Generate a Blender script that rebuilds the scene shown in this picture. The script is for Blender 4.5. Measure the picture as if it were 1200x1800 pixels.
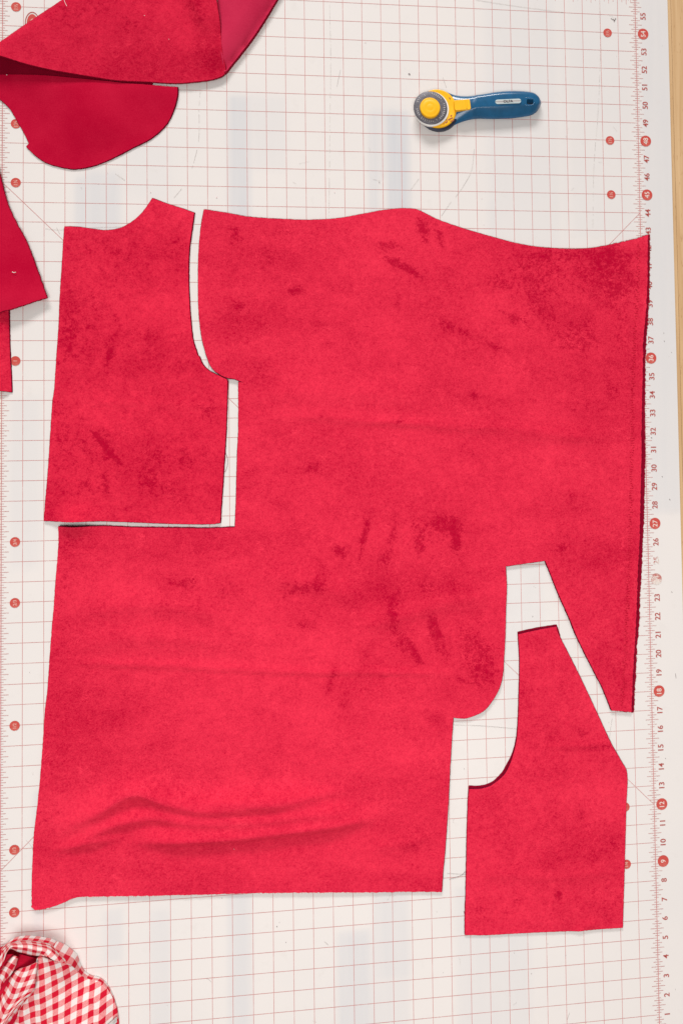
import bpy, bmesh, math, random
import numpy as np
from mathutils import Vector, Matrix, noise
from mathutils.geometry import delaunay_2d_cdt

for o in list(bpy.data.objects): bpy.data.objects.remove(o)
scene = bpy.context.scene
COL = scene.collection
random.seed(7)
IN = 0.0254

# ------------------------------------------------------------------ camera
CAM_ROT = [[0.99498, 0.013234, -0.099192], [-0.016148, 0.99946, -0.028627], [0.098759, 0.030085, 0.994656]]
CAM_LOC = (-0.35541, 0.79974, 0.92644)
CAM_LENS = 24.3457   # mm on a 36 mm tall sensor
CAM_SHIFT = (-0.11108, -0.08586)
cd = bpy.data.cameras.new('camera'); cam = bpy.data.objects.new('camera', cd); COL.objects.link(cam)
m = Matrix(CAM_ROT).to_4x4(); m.translation = CAM_LOC
cam.matrix_world = m
cd.sensor_fit = 'VERTICAL'; cd.sensor_height = 36; cd.sensor_width = 24
cd.lens = CAM_LENS; cd.shift_x, cd.shift_y = CAM_SHIFT
cd.clip_start = 0.05; cd.clip_end = 50
scene.camera = cam

# ------------------------------------------------------------------ light: a workroom with soft ceiling panels
w = bpy.data.worlds.new('World'); scene.world = w; w.use_nodes = True
w.node_tree.nodes['Background'].inputs[0].default_value = (1.0, 0.97, 0.945, 1)
w.node_tree.nodes['Background'].inputs[1].default_value = 0.27
def area(name, loc, target, sx, sy, power, color):
    l = bpy.data.lights.new(name, 'AREA'); l.shape = 'RECTANGLE'; l.size = sx; l.size_y = sy
    l.energy = power; l.color = color
    o = bpy.data.objects.new(name, l); COL.objects.link(o); o.location = loc
    o.rotation_euler = (Vector(target) - Vector(loc)).to_track_quat('-Z', 'Y').to_euler()
    return o
area('ceiling_panel_lamp', (-0.90, 5.5, 2.5), (-0.42, 0.6, 0), 2.8, 0.9, 258, (1.0, 0.96, 0.93))
area('ceiling_panel_lamp', (-0.45, 0.10, 2.1), (-0.45, 0.2, 0), 1.4, 0.9, 36, (1.0, 0.95, 0.91))
vs = scene.view_settings
vs.view_transform = 'Standard'; vs.look = 'None'; vs.gamma = 1; vs.use_curve_mapping = False; vs.exposure = 0.0
scene.render.engine = 'CYCLES'

SHAPES = {   # outlines measured on the mat: (x, y) in inches from the ruler origin, height in mm
 'main': [(-23.154,43.738,1.5),(-22.565,43.651,1.5),(-21.994,43.571,1.5),(-21.049,43.403,1.5),(-20.070,43.330,1.5),(-19.114,43.292,1.5),(-18.153,43.271,1.5),(-17.157,43.302,1.5),(-16.184,43.409,1.5),(-15.205,43.606,1.5),(-14.190,43.820,1.5),(-13.351,43.941,1.5),(-12.749,43.973,1.5),(-12.268,43.930,1.5),(-11.848,43.754,1.5),(-11.186,43.429,1.5),(-10.188,43.078,1.5),(-9.184,42.771,1.5),(-8.144,42.494,1.5),(-7.130,42.230,1.5),(-6.108,42.043,1.5),(-5.049,41.947,1.5),(-4.013,41.898,1.5),(-2.970,41.957,1.5),(-1.887,42.141,1.5),(-0.827,42.390,1.5),(-0.181,42.555,1.5),(0.355,42.751,1.5),(0.302,41.289,1.5),(0.255,40.035,1.5),(0.136,38.471,1.5),(0.056,37.846,1.5),(-0.041,36.911,1.5),(-0.094,35.667,1.5),(-0.181,33.806,1.5),(-0.271,31.951,1.5),(-0.295,30.717,1.5),(-0.336,29.701,1.5),(-0.441,27.645,1.5),(-0.536,25.810,1.5),(-0.652,24.591,1.5),(-0.774,22.555,1.5),(-0.843,21.555,1.5),(-0.930,20.558,1.5),(-1.083,18.539,1.5),(-1.198,17.022,1.5),(-1.745,17.111,1.5),(-2.266,17.163,1.5),(-2.755,18.420,1.5),(-3.014,18.935,1.5),(-4.054,21.088,1.5),(-4.436,22.066,1.5),(-5.026,23.444,1.5),(-5.524,24.756,1.5),(-5.709,25.214,1.5),(-6.778,25.099,1.5),(-7.828,24.984,1.5),(-7.802,24.235,1.5),(-7.804,23.637,1.5),(-7.859,22.832,1.5),(-7.926,21.345,1.5),(-8.033,19.982,1.5),(-8.117,19.185,1.5),(-8.332,18.514,1.5),(-8.705,17.942,1.5),(-9.104,17.521,1.5),(-9.619,17.283,1.5),(-10.100,17.177,1.5),(-10.459,17.197,1.5),(-10.727,17.255,1.5),(-10.835,16.089,1.5),(-10.947,14.633,1.5),(-11.057,12.949,1.5),(-11.258,10.580,1.5),(-11.396,9.345,1.5),(-11.470,8.377,1.5),(-12.724,8.495,1.5),(-14.646,8.626,1.5),(-17.520,8.858,1.5),(-20.349,9.047,1.5),(-22.220,9.144,1.5),(-24.977,9.300,1.5),(-27.691,9.471,1.5),(-29.220,9.564,1.5),(-29.567,9.518,1.5),(-30.019,9.334,1.5),(-30.550,9.185,1.5),(-31.079,9.100,1.5),(-31.369,9.115,1.5),(-31.488,9.261,1.5),(-31.463,10.871,1.5),(-31.381,12.681,1.5),(-31.255,13.763,1.5),(-31.176,14.501,1.5),(-31.084,15.405,1.5),(-30.966,17.065,1.5),(-30.874,18.631,1.5),(-30.768,19.571,1.5),(-30.676,20.939,1.5),(-30.543,22.797,1.5),(-30.463,23.718,1.5),(-30.369,25.126,1.5),(-30.262,26.521,1.5),(-30.208,27.705,1.5),(-29.425,27.666,1.5),(-28.747,27.664,1.5),(-28.011,27.649,1.5),(-26.751,27.560,1.5),(-24.900,27.480,1.5),(-23.029,27.404,1.5),(-21.719,27.426,1.5),(-21.653,28.770,1.5),(-21.580,31.093,1.5),(-21.512,32.257,1.5),(-21.493,33.425,1.5),(-21.489,34.712,1.5),(-21.483,34.840,1.5),(-21.227,34.809,1.5),(-21.531,34.932,1.5),(-21.709,35.006,1.5),(-22.022,35.049,1.5),(-22.248,35.138,1.5),(-22.474,35.274,1.5),(-22.700,35.442,1.5),(-22.877,35.694,1.5),(-23.008,36.008,1.5),(-23.146,36.476,1.5),(-23.298,37.148,1.5),(-23.427,38.319,1.5),(-23.458,39.874,1.5),(-23.430,41.432,1.5),(-23.309,42.819,1.5)],
 'front': [(-29.979,42.757,1.5),(-29.198,42.731,1.5),(-28.538,42.639,1.5),(-27.903,42.596,1.5),(-27.266,42.731,1.5),(-26.709,43.061,1.5),(-26.234,43.508,1.5),(-25.897,43.983,1.5),(-25.714,44.280,1.5),(-25.027,44.029,1.5),(-24.267,43.786,1.5),(-23.654,43.567,1.5),(-23.777,42.709,1.5),(-23.895,41.839,1.5),(-23.951,40.839,1.5),(-23.947,39.870,1.5),(-23.915,38.903,1.5),(-23.826,37.616,1.5),(-23.736,36.944,1.5),(-23.606,36.515,1.5),(-23.515,36.214,1.5),(-23.430,36.146,1.5),(-23.367,35.930,1.5),(-23.235,35.696,1.5),(-23.067,35.520,1.5),(-22.814,35.335,1.5),(-22.475,35.181,1.5),(-22.249,35.068,1.5),(-22.079,34.979,1.5),(-22.051,34.862,1.5),(-22.064,34.219,1.5),(-22.088,33.635,1.5),(-22.145,32.266,1.5),(-22.289,30.147,1.5),(-22.425,28.211,1.5),(-22.457,27.663,1.5),(-22.859,27.625,1.5),(-23.980,27.647,1.5),(-25.813,27.754,1.5),(-27.655,27.881,1.5),(-28.556,27.928,1.5),(-29.479,27.939,1.5),(-30.100,27.956,1.5),(-30.954,28.007,1.5),(-30.863,29.190,1.5),(-30.775,30.320,1.5),(-30.655,32.190,1.5),(-30.548,33.896,1.5),(-30.461,34.580,1.5),(-30.372,36.008,1.5),(-30.264,37.613,1.5),(-30.191,39.338,1.5),(-30.101,40.780,1.5),(-30.028,42.053,1.5)],
 'small': [(-7.221,21.382,2.2),(-6.209,21.562,2.2),(-5.171,21.704,2.2),(-5.076,21.349,2.2),(-4.485,20.124,2.2),(-3.893,18.897,2.2),(-3.103,17.149,2.2),(-2.325,15.409,2.2),(-1.816,14.481,2.2),(-1.498,13.824,2.2),(-1.568,12.185,2.2),(-1.662,10.493,2.2),(-1.790,8.127,2.2),(-1.920,5.772,2.2),(-3.051,5.799,2.2),(-4.585,5.827,2.2),(-6.308,5.905,2.2),(-8.324,5.968,2.2),(-9.309,5.999,2.2),(-10.297,6.106,2.2),(-10.277,6.961,2.2),(-10.213,8.295,2.2),(-10.159,9.740,2.2),(-10.085,11.674,2.2),(-10.001,13.126,2.2),(-9.956,13.511,2.2),(-9.388,13.487,2.2),(-8.877,13.588,2.2),(-8.482,13.818,2.2),(-8.062,14.174,2.2),(-7.750,14.743,2.2),(-7.548,15.320,2.2),(-7.407,15.902,2.2),(-7.307,16.881,2.2),(-7.227,18.358,2.2),(-7.168,19.840,2.2),(-7.184,20.635,2.2)],
 'small_under': [(-7.230,21.481,0.8),(-6.195,21.664,0.8),(-5.131,21.778,0.8),(-4.942,21.179,0.8),(-5.731,18.761,0.8),(-5.849,12.974,0.8),(-9.178,13.045,0.8),(-9.970,13.331,0.8),(-9.959,13.637,0.8),(-9.379,13.594,0.8),(-8.776,13.731,0.8),(-8.271,14.132,0.8),(-7.961,14.584,0.8),(-7.647,15.155,0.8),(-7.420,15.939,0.8),(-7.309,16.860,0.8),(-7.229,18.339,0.8),(-7.173,19.823,0.8),(-7.188,20.620,0.8)],
 'selvage': [(-0.041,42.590,0.8),(0.365,42.744,0.8),(0.528,42.790,0.8),(0.474,41.298,0.8),(0.427,40.043,0.8),(0.300,38.164,0.8),(0.169,36.915,0.8),(0.087,35.669,0.8),(0.021,33.806,0.8),(-0.025,31.948,0.8),(-0.055,30.712,0.8),(-0.093,29.695,0.8),(-0.186,27.635,0.8),(-0.317,25.799,0.8),(-0.398,24.578,0.8),(-0.556,22.540,0.8),(-0.612,21.538,0.8),(-0.740,20.542,0.8),(-0.894,18.520,0.8),(-1.027,16.942,0.8),(-1.487,17.012,0.8),(-1.923,17.095,0.8),(-1.701,18.560,0.8),(-1.305,24.609,0.8),(-0.939,31.961,0.8),(-0.692,36.916,0.8),(-0.489,40.036,0.8),(-0.251,41.918,0.8)],
 'left_flap': [(-33.781,47.741,7),(-33.297,46.319,7),(-32.973,45.094,7),(-32.792,44.324,7),(-32.622,43.755,7),(-32.253,42.903,7),(-31.814,42.051,7),(-31.445,41.111,7),(-31.086,40.057,7),(-30.743,39.108,7),(-31.273,38.914,7),(-31.809,38.684,7),(-32.557,38.435,7),(-33.486,38.169,7),(-34.936,37.771,7),(-35.108,47.129,7)],
 'left_under': [(-35.114,39.639,3),(-33.041,39.652,3),(-32.720,39.369,3),(-32.637,38.465,3),(-32.607,36.948,3),(-32.543,35.528,3),(-32.495,34.422,3),(-32.815,34.467,3),(-33.241,34.513,3),(-35.015,34.697,3)],
 'top_panel': [(-34.613,50.667,6),(-33.052,51.918,4),(-31.835,52.874,4),(-31.154,53.417,4),(-29.976,54.353,4),(-28.384,55.587,5),(-26.427,56.880,5),(-22.452,56.798,5),(-22.459,55.593,5),(-22.408,54.694,5),(-22.333,54.187,5),(-22.237,53.471,5),(-22.196,52.753,5),(-22.111,51.783,5),(-22.000,51.174,5),(-21.987,50.905,5),(-22.117,50.751,5),(-22.290,50.643,5),(-22.776,50.476,5),(-23.332,50.378,5),(-24.008,50.276,5),(-24.925,50.233,5.5),(-25.706,50.242,6),(-26.698,50.214,7),(-27.508,50.212,8.5),(-28.395,50.294,10),(-29.293,50.378,12),(-30.155,50.462,14),(-31.179,50.618,17),(-31.843,50.770,20),(-32.668,50.990,22.5),(-33.427,51.116,24),(-34.474,51.016,24)],
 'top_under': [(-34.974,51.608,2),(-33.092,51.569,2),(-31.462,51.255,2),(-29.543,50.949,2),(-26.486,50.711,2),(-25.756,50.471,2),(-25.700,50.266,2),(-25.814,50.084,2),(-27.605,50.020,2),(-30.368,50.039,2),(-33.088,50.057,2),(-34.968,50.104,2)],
 'tongue': [(-34.923,50.266,4),(-33.048,50.365,4),(-31.885,50.364,4),(-30.332,50.328,4),(-28.490,50.211,4),(-27.102,50.129,4),(-25.704,50.076,4),(-24.444,50.071,4),(-24.446,49.655,4),(-24.638,48.958,4),(-24.980,48.207,4),(-25.713,47.448,4),(-26.664,46.893,4),(-27.582,46.370,4),(-28.329,46.010,4),(-28.963,45.811,4),(-29.602,45.729,4),(-30.331,45.845,4),(-30.965,46.061,4),(-31.508,46.473,4),(-31.826,46.812,4),(-31.690,46.969,4),(-31.962,47.561,4),(-32.323,48.225,4),(-32.594,48.700,4),(-33.045,49.148,4),(-33.583,49.534,4),(-34.921,49.776,4)],
 'top_right': [(-22.335,57.106,5),(-22.408,54.694,5),(-22.329,53.497,5),(-22.224,52.003,5),(-22.059,50.873,5),(-21.944,50.979,5),(-21.683,51.336,5),(-21.219,51.954,5),(-20.577,52.853,5),(-20.020,53.761,5),(-19.400,54.839,5),(-18.388,56.714,5),(-18.968,57.444,5)],
 'gm_outline': [(-30.804,7.392,26),(-30.320,7.411,30),(-29.946,7.215,28),(-29.655,6.969,24),(-29.421,6.695,18),(-29.250,6.235,11),(-29.036,5.858,8),(-28.708,5.636,7),(-28.366,5.521,6),(-28.075,5.257,5),(-27.835,4.840,4),(-27.652,4.383,3),(-27.527,3.926,2.5),(-27.468,3.460,2),(-27.456,2.912,2),(-27.618,2.164,2),(-28.500,1.492,2),(-30.616,1.384,2),(-32.925,1.691,4),(-33.104,2.912,8),(-32.366,4.019,14),(-31.947,4.605,17),(-31.704,5.175,19),(-31.358,5.601,21),(-31.064,5.978,23),(-30.924,6.686,25)],
 'band_a': [(-33.518,6.848,6),(-32.857,7.411,8),(-32.682,7.531,9),(-32.429,7.725,10),(-32.138,7.807,9),(-31.748,7.827,9),(-31.252,7.745,9),(-30.834,7.641,9),(-30.441,7.486,9),(-30.117,7.119,8),(-29.854,6.806,8),(-29.581,6.474,7),(-29.350,6.151,5)],
 'band_b': [(-33.296,6.738,14),(-32.518,7.429,22),(-32.284,7.680,26),(-31.925,8.117,30),(-31.595,8.141,30),(-31.239,8.084,30),(-30.806,7.994,30),(-30.372,7.864,30),(-30.075,7.676,28),(-29.845,7.386,25),(-29.664,7.099,22),(-29.498,6.643,15),(-29.380,6.214,8)],
 'band_c': [(-33.117,6.420,20),(-32.506,7.092,25),(-32.314,7.343,27),(-32.036,7.924,27),(-31.744,7.737,25),(-31.405,7.561,24),(-30.976,7.459,25),(-30.631,7.485,27),(-30.269,7.512,30),(-29.980,7.299,29),(-29.775,7.090,26),(-29.595,6.768,20),(-29.478,6.308,10)],
 'pl1_a': [(-31.699,6.854,22),(-32.026,6.616,21),(-32.351,5.927,20),(-32.646,5.418,18),(-33.043,4.493,16),(-33.491,3.414,14)],
 'pl1_b': [(-31.187,7.145,30),(-31.440,6.564,30),(-31.833,5.753,28),(-32.247,4.911,25),(-32.612,4.220,22),(-33.149,2.985,18)],
 'pl1_c': [(-30.761,7.320,31),(-30.843,6.726,32),(-30.963,6.078,31),(-31.407,5.586,29),(-31.922,4.964,26),(-32.662,3.962,22)],
 'pl1_d': [(-30.841,7.074,24),(-30.891,6.442,24),(-31.012,5.788,23),(-31.460,5.240,21),(-31.953,4.610,18),(-32.673,3.598,14)],
 'pl2_a': [(-32.047,7.411,20),(-32.303,7.141,20),(-32.527,6.841,19),(-32.751,6.487,18),(-33.149,5.934,16)],
 'pl2_b': [(-31.781,7.612,27),(-31.963,7.288,28),(-32.135,6.959,27),(-32.424,6.528,24),(-32.912,5.715,20)],
 'pl2_c': [(-31.687,7.466,24),(-31.819,7.031,25),(-32.042,6.652,24),(-32.408,6.253,21),(-32.892,5.326,16)],
 'inner': [(-33.609,6.995,9),(-32.708,7.506,9),(-31.799,7.482,9),(-30.755,7.121,9),(-30.493,6.666,9),(-31.119,5.429,9),(-31.795,4.553,9),(-32.569,3.425,9),(-33.852,2.754,9)],
 'hd_top': [(-11.405,50.208,9),(-11.011,50.268,9),(-10.587,50.283,9),(-10.073,50.101,9),(-9.556,50.036,9),(-9.159,50.041,9),(-8.545,50.136,9),(-7.882,50.270,9),(-7.217,50.355,9),(-6.535,50.379,9),(-5.946,50.337,9),(-5.669,50.191,9),(-5.516,50.010,9)],
 'hd_bot': [(-11.694,48.470,5),(-11.272,48.345,5),(-10.817,48.328,5),(-10.359,48.449,5),(-9.882,48.654,5),(-9.415,48.804,5),(-8.883,48.885,5),(-8.215,48.893,5),(-7.215,48.952,5),(-6.530,49.051,5),(-5.998,49.176,5),(-5.681,49.383,5),(-5.488,49.685,5)],
 'cut_pts': [(-11.078,49.269,11),(-11.456,49.216,15),(-11.491,49.136,20),(-9.775,49.396,15),(-7.329,49.640,16.5),(-6.132,49.701,15),(-11.406,49.199,9)],
 'logo': [(-31.571,53.143,0)],
 'speck': [(-12.523,51.277,0)],
}

# ------------------------------------------------------------------ material helpers
class NT:
    def __init__(self, name):
        self.m = bpy.data.materials.new(name); self.m.use_nodes = True
        self.t = self.m.node_tree; self.b = self.t.nodes['Principled BSDF']; self._tc = None
    def n(self, kind, **kw):
        x = self.t.nodes.new(kind)
        for k, v in kw.items(): setattr(x, k, v)
        return x
    def put(self, sock, v):
        if hasattr(v, 'is_linked') or isinstance(v, bpy.types.NodeSocket): self.t.links.new(v, sock)
        elif v is not None: sock.default_value = v
    def tc(self, which='Object'):
        if not self._tc: self._tc = self.n('ShaderNodeTexCoord')
        return self._tc.outputs[which]
    def noise(self, scale, detail=2, rough=0.5, dist=0.0, vec=None, out='Fac'):
        x = self.n('ShaderNodeTexNoise'); x.inputs['Scale'].default_value = scale
        x.inputs['Detail'].default_value = detail; x.inputs['Roughness'].default_value = rough
        x.inputs['Distortion'].default_value = dist
        self.t.links.new(vec or self.tc(), x.inputs['Vector']); return x.outputs[out]
    def math(self, op, a, b=None, c=None, clamp=False):
        x = self.n('ShaderNodeMath', operation=op); x.use_clamp = clamp
        self.put(x.inputs[0], a)
        if b is not None: self.put(x.inputs[1], b)
        if c is not None: self.put(x.inputs[2], c)
        return x.outputs[0]
    def rng(self, v, a, b, c=0.0, d=1.0, smooth=True):
        x = self.n('ShaderNodeMapRange'); x.interpolation_type = 'SMOOTHSTEP' if smooth else 'LINEAR'
        self.put(x.inputs[0], v)
        for i, q in enumerate((a, b, c, d)): x.inputs[i+1].default_value = q
        return x.outputs[0]
    def mix(self, f, a, b, blend='MIX'):
        x = self.n('ShaderNodeMix', data_type='RGBA', blend_type=blend)
        self.put(x.inputs[0], f)
        for s, v in ((x.inputs[6], a), (x.inputs[7], b)):
            if isinstance(v, tuple): s.default_value = v if len(v) == 4 else v + (1,)
            else: self.t.links.new(v, s)
        return x.outputs[2]
    def attr(self, name):
        x = self.n('ShaderNodeAttribute'); x.attribute_name = name; return x.outputs['Fac']
    def bump(self, h, strength, dist):
        x = self.n('ShaderNodeBump'); x.inputs['Strength'].default_value = strength
        x.inputs['Distance'].default_value = dist; self.put(x.inputs['Height'], h)
        self.t.links.new(x.outputs[0], self.b.inputs['Normal'])
    def set(self, **kw):
        for k, v in kw.items():
            k = k.replace('_', ' ')
            if isinstance(v, tuple) and len(v) == 3: v = v + (1,)
            self.put(self.b.inputs[k], v)
        return self.m

def velvet(name, light, dark, contrast=1.0, bias=0.0):
    M = NT(name)
    broad = M.noise(11, 3, 0.55, 0.4)
    mid = M.noise(58, 7, 0.70, 0.8)
    clump = M.noise(210, 5, 0.72, 0.6)
    fine = M.noise(540, 3, 0.8, 0.4)
    mp = M.n('ShaderNodeMapping'); mp.inputs['Scale'].default_value = (0.45, 1.5, 1.0); mp.inputs['Rotation'].default_value = (0, 0, 0.06)
    M.t.links.new(M.tc(), mp.inputs['Vector'])
    drift = M.noise(9, 3, 0.55, 0.6, vec=mp.outputs[0])
    nap = M.attr('nap')
    def dev(x, k): return M.math('MULTIPLY', M.math('SUBTRACT', x, 0.5), k)
    v = M.math('ADD', dev(mid, 0.75*contrast), dev(broad, 0.55*contrast))
    v = M.math('ADD', v, dev(clump, 1.15))
    v = M.math('ADD', v, dev(fine, 3.1))
    v = M.math('ADD', v, M.math('MULTIPLY', nap, 0.22))
    v = M.math('ADD', v, dev(drift, 0.85))
    v = M.math('ADD', v, bias+0.06)
    f = M.rng(v, -0.52, 0.78, smooth=False)
    # crisp brushed marks where the pile lies the other way
    mk = M.math('ADD', nap, M.math('ADD', dev(clump, 2.4), M.math('ADD', dev(mid, 2.2*contrast), dev(fine, 3.0))))
    mark = M.rng(mk, 0.14, 1.12, 0.0, 0.74, smooth=False)
    # hairline creases in the pile
    vein = M.noise(26, 4, 0.6, 1.2); gate = M.noise(17, 2, 0.5)
    hair = M.math('MULTIPLY', M.rng(M.math('ABSOLUTE', M.math('SUBTRACT', vein, 0.5)), 0.0, 0.010, 1.0, 0.0), M.rng(gate, 0.54, 0.64, 0.0, 0.5))
    f = M.math('MAXIMUM', f, M.math('MAXIMUM', M.math('ADD', mark, M.math('MULTIPLY', f, 0.25)), hair), clamp=True)
    c = M.mix(f, light, dark)
    vein2 = M.noise(41, 5, 0.65, 1.4); gate2 = M.noise(23, 2, 0.5, 0.3)
    pale = M.math('MULTIPLY', M.rng(M.math('ABSOLUTE', M.math('SUBTRACT', vein2, 0.5)), 0.0, 0.016, 1.0, 0.0), M.rng(gate2, 0.50, 0.66, 0.0, 0.55))
    c = M.mix(pale, c, tuple(min(1.0, q*1.12+0.012) for q in light))
    grain = M.math('MULTIPLY_ADD', M.math('SUBTRACT', fine, 0.5), 0.9, 1.0)
    gx = M.n('ShaderNodeCombineColor')
    for i in range(3): M.t.links.new(grain, gx.inputs[i])
    c = M.mix(1.0, c, gx.outputs[0], 'MULTIPLY')
    M.set(Base_Color=c, Roughness=0.95, Specular_IOR_Level=0.03, Sheen_Weight=0.03, Sheen_Roughness=0.4, Sheen_Tint=(1, 0.3, 0.4))
    h = M.math('ADD', M.math('MULTIPLY', fine, 0.5), M.math('MULTIPLY', clump, 0.8))
    M.bump(h, 0.45, 0.0012)
    return M.m

def backing(name, col, col2):
    M = NT(name)
    a = M.noise(10, 5, 0.62); f = M.noise(900, 2, 0.6)
    v = M.math('ADD', M.math('MULTIPLY', a, 0.7), M.math('MULTIPLY', f, 0.5))
    c = M.mix(M.rng(v, 0.42, 0.78), col, col2)
    M.set(Base_Color=c, Roughness=0.95, Specular_IOR_Level=0.03, Sheen_Weight=0.03, Sheen_Tint=(1, 0.4, 0.5))
    M.bump(f, 0.3, 0.0006)
    return M.m

def plain(name, col, rough=0.5, spec=0.5, var=0.0, scale=200, **kw):
    M = NT(name)
    c = col
    if var:
        c = M.mix(M.rng(M.noise(scale, 4, 0.6), 0.3, 0.7), tuple(x*(1-var) for x in col), tuple(min(1, x*(1+var)) for x in col))
    M.set(Base_Color=c, Roughness=rough, Specular_IOR_Level=spec, **kw)
    return M.m

def print_ink(name, ink, worn, amount):
    M = NT(name)
    n1 = M.noise(55, 3, 0.6); n2 = M.noise(700, 3, 0.65)
    v = M.math('ADD', M.math('MULTIPLY', n1, 0.6), M.math('MULTIPLY', n2, 0.5))
    c = M.mix(M.rng(v, 0.62-amount, 0.78-amount), ink, worn)
    M.set(Base_Color=c, Roughness=0.5, Specular_IOR_Level=0.3)
    return M.m

MATWHITE = (0.66, 0.605, 0.56)
MAT = {}
MAT['velvet'] = velvet('red_velvet', (0.82, 0.036, 0.080), (0.38, 0.0, 0.023), 1.05)
MAT['velvet_front'] = velvet('red_velvet_front', (0.80, 0.031, 0.073), (0.37, 0.0, 0.022), 1.4, 0.03)
MAT['velvet_scrap'] = velvet('red_velvet_scrap', (0.69, 0.023, 0.062), (0.34, 0.0, 0.020), 1.3, 0.05)
MAT['backing'] = backing('red_knit_backing', (0.39, 0.001, 0.024), (0.48, 0.008, 0.038))
MAT['backing_light'] = backing('red_knit_backing_light', (0.42, 0.012, 0.050), (0.50, 0.024, 0.070))
MAT['edge'] = backing('shade_toned_velvet_edge', (0.11, 0.001, 0.012), (0.17, 0.002, 0.02))  # dark dense pile at the cut, deepened to paint the contact shadow
MAT['fuzz'] = backing('loose_pile_fibres', (0.36, 0.002, 0.025), (0.52, 0.02, 0.06))
MAT['selvage'] = backing('shade_toned_underside', (0.17, 0.001, 0.012), (0.24, 0.003, 0.02))  # wrong side of the cloth, with shade under the upper layer painted in
MAT['ink'] = print_ink('red_line_print', (0.53, 0.235, 0.225), (0.61, 0.40, 0.38), 0.08)
MAT['ink_bold'] = print_ink('red_numeral_print', (0.40, 0.075, 0.065), (0.45, 0.14, 0.12), 0.05)
MAT['ink_worn'] = print_ink('rubbed_numeral_print', (0.43, 0.10, 0.085), MATWHITE, 0.16)
MAT['disc'] = print_ink('red_disc_print', (0.50, 0.062, 0.05), (0.54, 0.13, 0.105), 0.08)
MAT['ink_white'] = plain('white_reversed_print', (0.72, 0.60, 0.55), 0.5, 0.3)
MAT['ink_faint'] = print_ink('pink_reversed_print', (0.66, 0.36, 0.31), (0.58, 0.22, 0.18), 0.08)
MAT['scratch'] = print_ink('blade_scores', (0.44, 0.40, 0.39), (0.62, 0.58, 0.55), 0.14)
MAT['pencil'] = plain('pencil_mark', (0.06, 0.05, 0.05), 0.6)
MAT['blue'] = plain('navy_plastic', (0.009, 0.092, 0.205), 0.22, 0.5, 0.12, 90)
MAT['navy_dark'] = plain('dark_navy_plastic', (0.012, 0.02, 0.05), 0.4, 0.5)
MAT['yellow'] = plain('yellow_plastic', (0.88, 0.46, 0.004), 0.38, 0.45, 0.05, 120)
MAT['clear'] = plain('white_guard_plastic', (0.78, 0.77, 0.74), 0.35, 0.5)
MAT['steel'] = plain('brushed_steel', (0.13, 0.125, 0.145), 0.45, 0.4, 0.25, 500, Metallic=0.2)
MAT['steel_mark'] = plain('steel_marks', (0.46, 0.45, 0.45), 0.5)
MAT['label'] = plain('pale_label', (0.46, 0.56, 0.57), 0.45)
MAT['black'] = plain('black_print', (0.02, 0.02, 0.025), 0.5)
MAT['rust'] = plain('brown_print', (0.34, 0.09, 0.03), 0.6)
MAT['thread_red'] = plain('red_thread', (0.25, 0.01, 0.03), 0.9, 0.1)
MAT['thread_white'] = plain('white_thread', (0.75, 0.70, 0.68), 0.9, 0.1)
MAT['thread_grey'] = plain('grey_thread', (0.22, 0.18, 0.18), 0.9, 0.1)
MAT['lint'] = plain('lint', (0.78, 0.62, 0.62), 0.9, 0.1)

def mat_surface():
    M = NT('translucent_white_mat')
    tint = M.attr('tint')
    n1 = M.noise(5, 3, 0.5); n2 = M.noise(45, 5, 0.65); n3 = M.noise(1400, 2, 0.6)
    mp = M.n('ShaderNodeMapping'); mp.inputs['Scale'].default_value = (1.0, 0.05, 1.0)
    M.t.links.new(M.tc(), mp.inputs['Vector'])
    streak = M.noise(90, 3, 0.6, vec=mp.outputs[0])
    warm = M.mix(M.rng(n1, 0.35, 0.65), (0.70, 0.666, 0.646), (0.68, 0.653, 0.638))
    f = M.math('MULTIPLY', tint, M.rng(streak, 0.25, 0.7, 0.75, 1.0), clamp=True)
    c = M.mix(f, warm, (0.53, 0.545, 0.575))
    c = M.mix(M.rng(n2, 0.55, 0.8, 0.0, 0.35), c, (0.60, 0.565, 0.545))
    c = M.mix(M.rng(n3, 0.3, 0.7, 0.0, 0.10), c, (0.52, 0.48, 0.46))
    M.set(Base_Color=c, Roughness=M.rng(n2, 0.3, 0.7, 0.45, 0.6), Specular_IOR_Level=0.28)
    M.bump(n3, 0.12, 0.0003)
    return M.m
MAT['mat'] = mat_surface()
MAT['mat_side'] = plain('mat_edge', (0.60, 0.57, 0.54), 0.5)

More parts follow.
